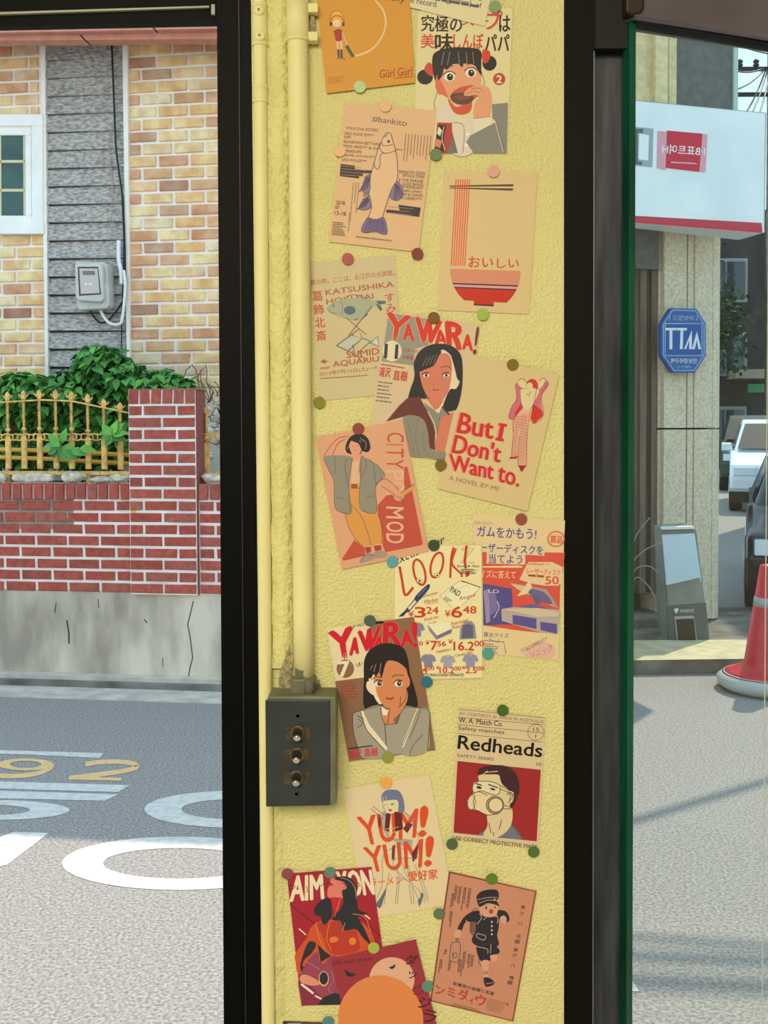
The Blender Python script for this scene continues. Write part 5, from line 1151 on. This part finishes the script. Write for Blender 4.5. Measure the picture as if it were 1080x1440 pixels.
for ex in (524, 700): a.l(K, 9, f'{ex-42},640 {ex-10},612 {ex+34},618', 1).e((216, 206, 160), ex, 645, 36, 26).e((56, 50, 44), ex+8, 642, 20, 24).e((200, 190, 160), ex+12, 636, 6)
a.l(K, 6, '460,606 500,584 556,588', 1).l(K, 6, '640,584 690,566 750,572', 1).l((150, 80, 50), 4, '626,738 640,742').l((170, 50, 36), 16, '590,772 625,780 660,770', 1)
G7 = (150, 140, 112)
a.p(G7, '290,960 300,905 360,885 545,838 600,1000 580,1010 610,1280 400,1310 340,1230 300,1080', 1).p(G7, '740,850 880,860 940,855 975,890 975,1050 960,1240 740,1275 600,1010 690,1000', 1)
a.p((216, 200, 156), '545,845 600,880 620,868 600,930 560,925').p(SK7, '560,925 600,930 612,1000 560,1000').p(SK7, '605,1005 600,920 630,860 690,845 720,760 740,700 770,690 785,740 770,820 720,900 660,960 665,1000', 1)
a.p(G7, '580,1010 690,1000 740,1270 600,1280').l((40, 30, 28), 6, '578,1010 600,1280').l((40, 30, 28), 5, '580,1012 690,1000')
a.p((216, 200, 152), '362,892 382,884 440,1010 600,1210 596,1250 420,1060').p((216, 200, 152), '884,866 872,862 740,1170 732,1210 745,1215')
for q in ('300,905 290,960 300,1080 340,1230', '545,838 360,885 300,905', '740,850 880,860 975,890 975,1050 960,1240', '330,930 390,960', '340,960 380,1000 330,1040', '900,880 860,990 800,1130', '915,1100 830,1200 800,1280', '545,845 545,925 580,1010', '770,850 720,910 690,1000', '362,892 420,1060 590,1250', '884,866 735,1200', '700,860 760,790 780,700', '600,880 620,868 605,1000', '722,760 715,840'): a.l((48, 34, 30), 5, q, 1)
a.l(K, 10, '255,1226 470,1198'); a.t((190, 40, 50), '浦沢', 262, 1312, 110, 76, -6, .05).t((190, 40, 50), '直樹', 400, 1300, 120, 76, -6, .05)
card('comic cover postcard of a woman with hand on cheek and pale blouse, numbered 7', '60,150 840,45 1030,1236 256,1340', 2.9, P7, a)
# 13 match box label
a = Art(625, 980, 6.26); PM = (196, 174, 122); RM = (146, 38, 34); DB = (60, 44, 36)
for q in ('124,108 888,186', '120,180 880,245', '118,242 760,306', '118,322 864,398'): a.l((80, 60, 46), 4, q)
a.t((130, 96, 72), 'AV. CONTENTS 50', 130, 158, 330, 28, 5.8, .02).t((130, 96, 72), 'MADE IN AUSTRALIA', 484, 194, 394, 28, 5.8, .02)
a.t(DB, 'W. A. Match Co.', 124, 224, 390, 46, 5.5, .035).t((80, 60, 48), 'Safety matches', 120, 298, 408, 44, 5.8, .02).t((24, 16, 16), 'Redheads', 116, 456, 742, 118, 5.9, .05)
a.t((96, 72, 56), 'SAFETY SERIES', 112, 528, 322, 26, 6, .02).t((96, 72, 56), '50', 804, 604, 48, 28, 5, .02)
a.ring((80, 60, 46), 4, 805, 312, 72, 70).l((80, 60, 46), 4, '733,305 877,319').t((96, 72, 56), '15', 780, 302, 52, 34, 4, .02).t((96, 72, 56), '1', 798, 360, 8, 30, 4, .01)
a.p(RM, '115,564 848,642 812,1272 80,1196')
SKm = (200, 178, 124); a.p((100, 104, 104), '290,1205 375,1165 340,1225').p((100, 104, 104), '590,1120 640,1170 700,1258 465,1240 560,1160').l(DB, 5, '290,1208 375,1160', 1).l(DB, 5, '590,1120 700,1258', 1)
a.p(SKm, '390,1020 580,960 585,1130 470,1236 345,1225 380,1130', 1).p((60, 34, 34), '296,690 305,635 380,606 520,604 610,650 655,740 650,850 600,860 530,800 480,690 400,690 320,680', 1)
a.p(SKm, '305,690 400,682 480,690 505,760 560,800 600,830 560,830 600,960 520,990 400,1010 290,950 250,830 265,760 300,740', 1).p((60, 34, 34), '490,700 540,690 620,720 660,780 650,860 600,840 520,780 500,750', 1).p((60, 34, 34), '600,860 640,880 600,975 575,960', 1)
a.p((206, 190, 140), '255,760 300,745 420,750 490,790 470,860 420,860 330,830 270,840 250,800', 1).p((206, 186, 132), '240,860 300,840 400,870 500,900 480,1020 380,1040 290,1000 215,990 200,920', 1)
a.e((90, 72, 54), 445, 952, 80, 80).e((168, 144, 100), 445, 952, 72, 72).e((90, 72, 54), 450, 952, 68, 66).e((206, 186, 132), 452, 952, 60, 58).e((206, 186, 132), 238, 930, 34, 62, 5).ring((70, 52, 42), 5, 238, 930, 34, 62, 5)
a.p(SKm, '540,850 580,826 610,850 600,920 560,940 530,900', 1)
for q in ('250,770 310,742 420,748 500,785 560,815 645,855 640,875 560,840 490,810', '255,765 245,810 265,842 330,828 430,862 480,850 490,790', '240,862 300,835 380,870', '200,920 215,985 290,1000 380,1040 480,1025', '270,860 255,930 270,1000', '525,955 600,975', '520,985 590,985', '545,860 580,840 600,880 560,935', '562,860 585,870 570,910', '390,1110 410,1200', '505,1080 480,1170', '430,1190 434,1225'): a.l((60, 44, 38), 6, q, 1)
for q in ('275,762 330,780', '385,770 470,800'): a.l((50, 34, 30), 10, q, 1)
a.e((60, 44, 38), 305, 798, 24, 12, 15).e((60, 44, 38), 425, 812, 24, 9, 15).l((206, 190, 140), 6, '360,665 470,655', 1).l((206, 190, 140), 5, '340,680 380,650', 1)
a.t((96, 72, 56), 'USE CORRECT PROTECTIVE MASK', 72, 1256, 750, 34, 6.4, .03)
card('matchbox style postcard with a masked man in goggles on a dark red square', '120,95 890,185 826,1342 60,1238', 1.6, PM, a)
# 14 yum yum
a = Art(475, 1080, 6.544); PY = (206, 184, 132); RY = (200, 72, 34); BY = (104, 106, 124); TL = (88, 100, 100)
a.p((160, 154, 128), '405,430 445,410 480,640 430,600', 1).p((160, 150, 128), '600,390 700,470 740,640 680,520').p((150, 150, 132), '470,640 580,650 690,660 680,760 560,700')
a.tq(RY, 'YUM', '176,455 738,375 712,640 250,715', .035); a.tq(RY, '!', '772,350 828,358 800,625 752,630', .08)
a.tq(RY, 'YUM', '232,735 782,655 768,915 300,960', .035) ; a.tq(RY, '!', '824,628 880,634 850,900 806,900', .08)
a.p((96, 36, 30), '442,420 490,410 470,590 430,570').p((96, 36, 30), '520,400 590,410 600,560 530,590').p((120, 40, 32), '380,430 400,480 390,560 370,520')
a.p((110, 42, 34), '600,560 640,500 690,520 640,600').p((120, 44, 34), '500,720 530,700 520,860 495,830').p((100, 40, 36), '680,790 740,700 730,820 690,870')
a.l((206, 180, 130), 4, '430,560 510,556 560,540', 1).l((206, 180, 130), 4, '460,600 570,580', 1)
a.p(BY, '402,290 405,245 440,208 500,198 560,210 595,260 612,330 610,400 560,405 552,300 460,298 440,310 420,330', 1).p((206, 190, 136), '415,320 440,300 545,300 550,370 520,410 490,420 460,410 440,380', 1).l((206, 190, 136), 5, '415,260 420,300').l((206, 190, 136), 5, '440,255 448,290')
a.l(TL, 5, '425,340 455,338', 1).l(TL, 5, '490,330 520,326', 1).e((110, 116, 80), 500, 335, 14, 9).e((120, 70, 60), 482, 388, 16, 10).l(TL, 3, '465,350 460,375', 1)
a.l(TL, 6, '322,352 440,440').l(TL, 6, '306,374 420,470')
for q in ('600,400 660,440 705,520 740,640', '410,330 435,400 450,420', '405,430 410,540 430,560', '430,770 540,730 640,760', '430,770 410,860 412,960 405,1080 362,1195', '500,830 520,920 600,1000 680,1080 740,1200', '500,830 640,830 700,820 745,760 740,640', '560,740 620,960 700,1080 752,1130 760,1180', '475,960 455,1060 430,1180', '540,880 560,990 650,1040', '690,840 740,830'): a.l(TL, 4, q, 1)
for q in ('552,1000 530,1250 548,1250 568,1005', '655,1070 680,1250 700,1248 685,1085', '710,890 820,1225 835,1215 735,880', '636,900 650,980 660,980 655,900'): a.l(TL, 4, q)
a.p(TL, '355,1250 370,1282 400,1275 442,1130 436,1115 400,1180', 1).l(TL, 4, '442,1130 426,1262').p(TL, '735,1215 750,1282 772,1230 790,1160 770,1140 760,1190').l(TL, 4, '785,1160 800,1240')
a.t(RY, 'ラーメン', 300, 1092, 300, 66, -6, .02).tq(RY, '愛好家', '640,955 915,928 922,1020 655,1046', .045)
card('cream postcard of a blue haired woman on a stool behind giant orange YUM lettering', '45,195 842,62 1072,1250 275,1392', 1.2, PY, a)
# 15 red guitar card
a = Art(385, 1200, 4.696); PR = (150, 36, 44); MR = (124, 44, 56); OR = (190, 76, 36); DK = (42, 42, 42); CW = (220, 196, 150)
a.tq(CW, 'AIM', '120,150 318,140 330,300 108,318', .05); a.tq(CW, 'YON', '410,120 640,108 664,272 440,290', .05)
a.p(MR, '170,780 330,700 440,1000 185,1006 160,860'); a.l((80, 24, 34), 5, '106,338 280,472').l((80, 24, 34), 5, '560,400 705,552').l(CW, 9, '585,392 636,434').l(CW, 8, '166,497 212,538')
a.p(OR, '215,560 245,490 300,450 380,440 520,440 600,470 660,560 640,640 400,690 380,700 300,760 170,800 145,720 145,660', 1)
a.p((170, 54, 36), '285,470 380,450 510,450 560,560 560,640 430,672 360,640 330,560', 1).p((206, 112, 44), '370,560 410,550 425,575 380,590', 1).e((206, 112, 44), 520, 580, 24, 26).e((150, 60, 40), 435, 500, 24, 34)
a.p(DK, '270,400 275,350 330,300 370,300 385,360 380,420 340,470 320,460 310,420', 1).p((204, 110, 88), '360,290 355,240 375,200 375,170 430,160 480,180 490,230 460,290 410,296', 1).p((176, 40, 40), '378,290 440,292 430,390 400,380 385,340')
a.p(DK, '400,170 440,152 500,160 540,210 552,300 560,370 620,400 560,420 600,500 640,600 590,560 540,500 470,510 440,450 390,440 400,400 430,380 460,320 450,250 480,230 460,190', 1)
for q in ('280,460 300,560 350,660', '370,450 350,560 380,640', '520,400 600,420 640,520', '440,300 400,420', '470,460 450,520'): a.l((196, 128, 60), 4, q, 1)
a.l((160, 140, 100), 4, '440,160 500,180 535,230 545,300', 1).l(K, 3, '372,196 392,206').l(K, 3, '440,196 470,206 460,230', 1).e((170, 46, 40), 378, 208, 9, 8)
a.p(DK, '210,620 240,580 280,600 250,660 205,700 190,740 210,760 190,790 175,740', 1).p(DK, '290,600 330,640 380,680 340,700 310,720')
a.p((140, 62, 70), '205,740 240,690 290,650 300,700 330,730 370,690 420,700 430,980 380,940 320,950 250,880 180,820', 1).e((210, 150, 110), 330, 828, 34, 50).e(DK, 330, 826, 28, 42).p((206, 130, 96), '175,812 215,802 290,840 300,868 240,872 180,850', 1).l((160, 120, 120), 3, '380,780 395,840 360,900 398,930 330,950', 1).l((160, 120, 120), 3, '210,712 310,770', 1)
a.l((216, 196, 160), 15, '180,862 262,926').l((216, 196, 160), 11, '272,940 315,962').p(DK, '330,950 400,920 440,930 440,1000 290,1000')
for q in ('95,212 140,215 120,240 100,230', '215,215 222,250 212,255', '300,220 360,190 330,240', '550,190 570,210 548,220'): a.l((60, 50, 30), 4, q, 1)
card('red illustrated postcard of a dark haired guitarist looking up, bottom left of the pillar', '85,135 645,90 760,958 183,1008', 2.2, PR, a)
# 16 round shapes card (mascot left out, plain discs instead)
a = Art(385, 1200, 4.696); P16 = (142, 48, 50); PO = (204, 120, 62); PW = (204, 154, 112)
def half(cx, cy, rx, ry): return None
a.e(PW, 780, 832, 150, 146).e(PO, 706, 1100, 282, 296, -8); 
a.t((70, 30, 32), 'Oh look at sun', 396, 738, 258, 24, -8, .02, .2)
for i, (ch, x, y, s_) in enumerate((('ダ', 862, 730, 78), ('ッ', 884, 822, 50), ('ク', 912, 930, 78), ('ジ', 948, 1016, 80), ('ラ', 975, 1108, 88))): a.t((66, 30, 34) if i not in (2,) else (120, 36, 44), ch, x, y, s_, s_*.95, 14, .05)
a.p(DK, '470,770 500,785 540,800 510,815 480,805', 1).p(DK, '762,752 785,745 800,732 800,750 780,765', 1)
card('dark red postcard with a big plain orange disc over a cream one, bottom edge', '375,700 937,568 1150,1440 590,1580', 3.2, P16, a)
# 17 running boy
a = Art(600, 1215, 6.353); PBo = (184, 124, 88); BR = (104, 56, 34); NV = (44, 38, 42)
a.l(BR, 12, '206,74 974,246 768,1400 38,1220', closed=True)
SKb = (196, 142, 104); OL = (196, 160, 116)
for i, (y, tx) in enumerate(((400, '東'), (455, 'ク'), (545, 'ハ'), (660, '北'), (708, '國'), (780, '東'), (830, 'ク'), (920, 'ハ'), (1030, '情'), (1074, '國'))): a.t(NV, tx, 838-i*13, y, 42, 34 if len(tx) else 1, 8, .03)
for j, (x, y, w_) in enumerate(((376, 216, 200), (334, 206, 220), (290, 200, 160), (256, 190, 220), (226, 260, 150), (210, 420, 150), (160, 760, 60), (370, 800, 140), (400, 810, 120), (330, 780, 250), (120, 850, 130), (200, 860, 130), (290, 850, 160))): a.lines((96, 66, 56), x, y, w_, 9, 2, 14, 8, .4, True)
a.p((130, 92, 72), '395,450 440,420 470,470 440,620 395,620 385,560', 1).p(NV, '275,580 330,480 400,430 470,420 480,500 450,520 350,520 310,600', 1).p(NV, '625,420 700,420 740,480 720,520 650,500', 1)
a.p(SKb, '244,620 265,590 305,592 305,650 280,672 252,655', 1).p(SKb, '655,480 690,460 715,490 700,535 665,520', 1)
a.p(NV, '470,480 510,450 600,470 640,480 645,560 630,640 645,720 580,745 450,730 402,680 440,590 440,540', 1).p(NV, '445,735 560,745 600,720 655,780 600,825 570,815 565,866 482,866', 1)
a.p(SKb, '492,868 560,866 550,940 550,1020 512,1020 500,960', 1).p(SKb, '570,818 632,810 625,860 590,876 572,850', 1).p(NV, '510,1018 560,1018 608,1062 570,1090 524,1092', 1).l(OL, 4, '530,1070 600,1060').p((150, 120, 100), '502,960 552,950 548,985 506,990').l(NV, 5, '470,830 465,880 490,910', 1)
a.p(SKb, '470,380 480,350 620,350 636,390 628,440 590,472 520,470 480,430', 1).p(NV, '448,320 450,280 500,240 600,226 640,250 642,300 625,330 650,375 600,360 540,352 490,380 465,375', 1).l(OL, 4, '455,320 540,300 630,300', 1).l(OL, 4, '470,350 540,325 625,325', 1).e(OL, 607, 320, 9)
a.e(NV, 532, 392, 8, 13).e((150, 70, 60), 576, 424, 20, 22).e(NV, 610, 386, 6, 10).l(NV, 4, '520,370 545,364', 1)
for y in (518, 555, 592, 628): a.e(OL, 582, y, 9)
for q in ('470,440 490,480 450,540', '620,440 636,490 630,530', '450,620 524,642 510,680 446,650 450,620', '445,738 540,760 545,800', '575,715 570,800', '350,500 370,530', '505,500 530,480'): a.l(OL, 5, q, 1)
a.p((130, 96, 76), '255,660 290,660 286,720 260,720').p((176, 124, 92), '222,704 298,710 284,870 240,872 206,850', 1).l(NV, 5, '222,704 298,710 284,870 240,872 206,850', 1, closed=True).ring(NV, 5, 255, 815, 16, 22).l(NV, 4, '235,780 232,850')
for q in ('395,450 388,560 395,620 430,622 440,500', '405,520 400,610', '420,520 418,610', '400,430 430,402 460,400'): a.l(NV, 5, q, 1)
a.t(NV, '新電気の歯磨と名薬', 232, 1082, 380, 32, 14.5, .03)
RBo = (176, 56, 48)
a.tq(RBo, 'ンミダ', '78,1070 372,1130 380,1232 80,1160', .07); a.tq(RBo, 'ィ', '374,1190 424,1200 420,1254 380,1246', .05); a.tq(RBo, 'ウ', '440,1164 538,1180 520,1274 440,1258', .07)
a.lines((110, 76, 60), 230, 1242, 330, 5, 2, 14, 14).lines((110, 76, 60), 550, 1200, 180, 4, 7, 16, 14).e(RBo, 722, 1255, 10, 12)
card('brown vintage postcard of a running schoolboy in cap and dark uniform', '198,62 985,240 775,1412 28,1227', 1.4, PBo, a)
# 18 strip at the bottom
a = Art(385, 1200, 4.696); a.p((110, 60, 40), '180,1119 330,1122 330,1180 180,1180').p((150, 140, 100), '90,1120 180,1120 180,1180 95,1180')
card('dark postcard just entering at the bottom left below the red guitarist card', '60,1108 326,1118 345,2000 80,2000', 1.3, (48, 48, 42), a)

# round paper stickers
ST = [(506, 122, (168, 186, 116), 'pale green sticker under the orange record card'), (613, 217, (100, 114, 66), 'dark green sticker at the lower left of the burger girl card'), (696, 9, (124, 140, 88), 'grey green sticker at the top right corner of the pillar cards'),
 (542, 149, (212, 164, 106), 'peach sticker on top of the fish line-up card'), (478, 212, (212, 164, 106), 'peach sticker on the left edge of the fish line-up card'), (694, 241, (202, 146, 112), 'pink sticker on top of the noodle bowl card'),
 (587, 357, (116, 50, 42), 'dark maroon sticker under the fish line-up card'), (489, 364, (160, 76, 64), 'brick red sticker on top of the aquarium card'), (679, 442, (146, 164, 62), 'lime sticker under the noodle bowl card'),
 (610, 447, (108, 78, 18), 'brown olive sticker on top of the comic cover numbered 11'), (449, 566, (118, 116, 26), 'olive sticker at the lower left of the aquarium card'), (721, 513, (116, 90, 26), 'olive brown sticker on top of the novel cover card'),
 (504, 603, (128, 60, 44), 'red brown sticker above the saluting figure card'), (620, 654, (112, 86, 30), 'olive brown sticker on the left edge of the novel cover card'), (733, 730, (140, 66, 52), 'brick red sticker on top of the laser disc advert'),
 (610, 767, (54, 66, 40), 'very dark green sticker above the word LOOK'), (552, 790, (88, 140, 132), 'light teal sticker at the left edge of the shopping leaflet'), (686, 919, (76, 138, 116), 'green teal sticker between the shopping leaflet and the laser disc advert'),
 (600, 959, (40, 96, 106), 'deep teal sticker at the right edge of the comic cover numbered 7'), (520, 873, (70, 84, 66), 'grey green sticker on top of the comic cover numbered 7'), (545, 1065, (134, 132, 56), 'olive sticker under the comic cover numbered 7'),
 (707, 999, (64, 88, 32), 'forest green sticker on top of the matchbox card'), (635.5, 1187, (74, 90, 52), 'green sticker at the lower left corner of the matchbox card'), (750.5, 1198, (76, 96, 42), 'green sticker at the lower right corner of the matchbox card'),
 (542.5, 1101, (216, 150, 66), 'orange sticker above the blue haired woman'), (617.5, 1285, (90, 104, 66), 'green sticker on the left edge of the schoolboy card'), (404, 1229, (126, 68, 66), 'mauve red sticker at the top left corner of the guitarist card'),
 (464, 1227, (86, 118, 90), 'grey teal sticker at the top of the guitarist card'), (525.5, 1333, (152, 162, 62), 'lime sticker joining the guitarist card and the orange disc card'), (601, 1387, (86, 124, 92), 'teal green sticker at the right edge of the orange disc card'),
 (691.5, 1236, (86, 110, 34), 'moss green sticker on top of the schoolboy card'), (461.5, 1437, (76, 116, 110), 'teal sticker at the bottom edge on the dark card')]
SM = {}
for px, py, c, lab in ST:
    Yf = YW-.0036; p = hitY(px, py, Yf); r = 8.3/FPX*Yf
    if c not in SM: SM[c] = mat('sticker_paper', (*paper(c), 1), .55, spec=.3)
    MB().lathe(p, [(r*.98, -.0002), (r, 0), (r*.985, .00014)], 32, 'Y').build('round_sticker', SM[c], label='round '+lab, cat='sticker', group='round paper stickers on the pillar')
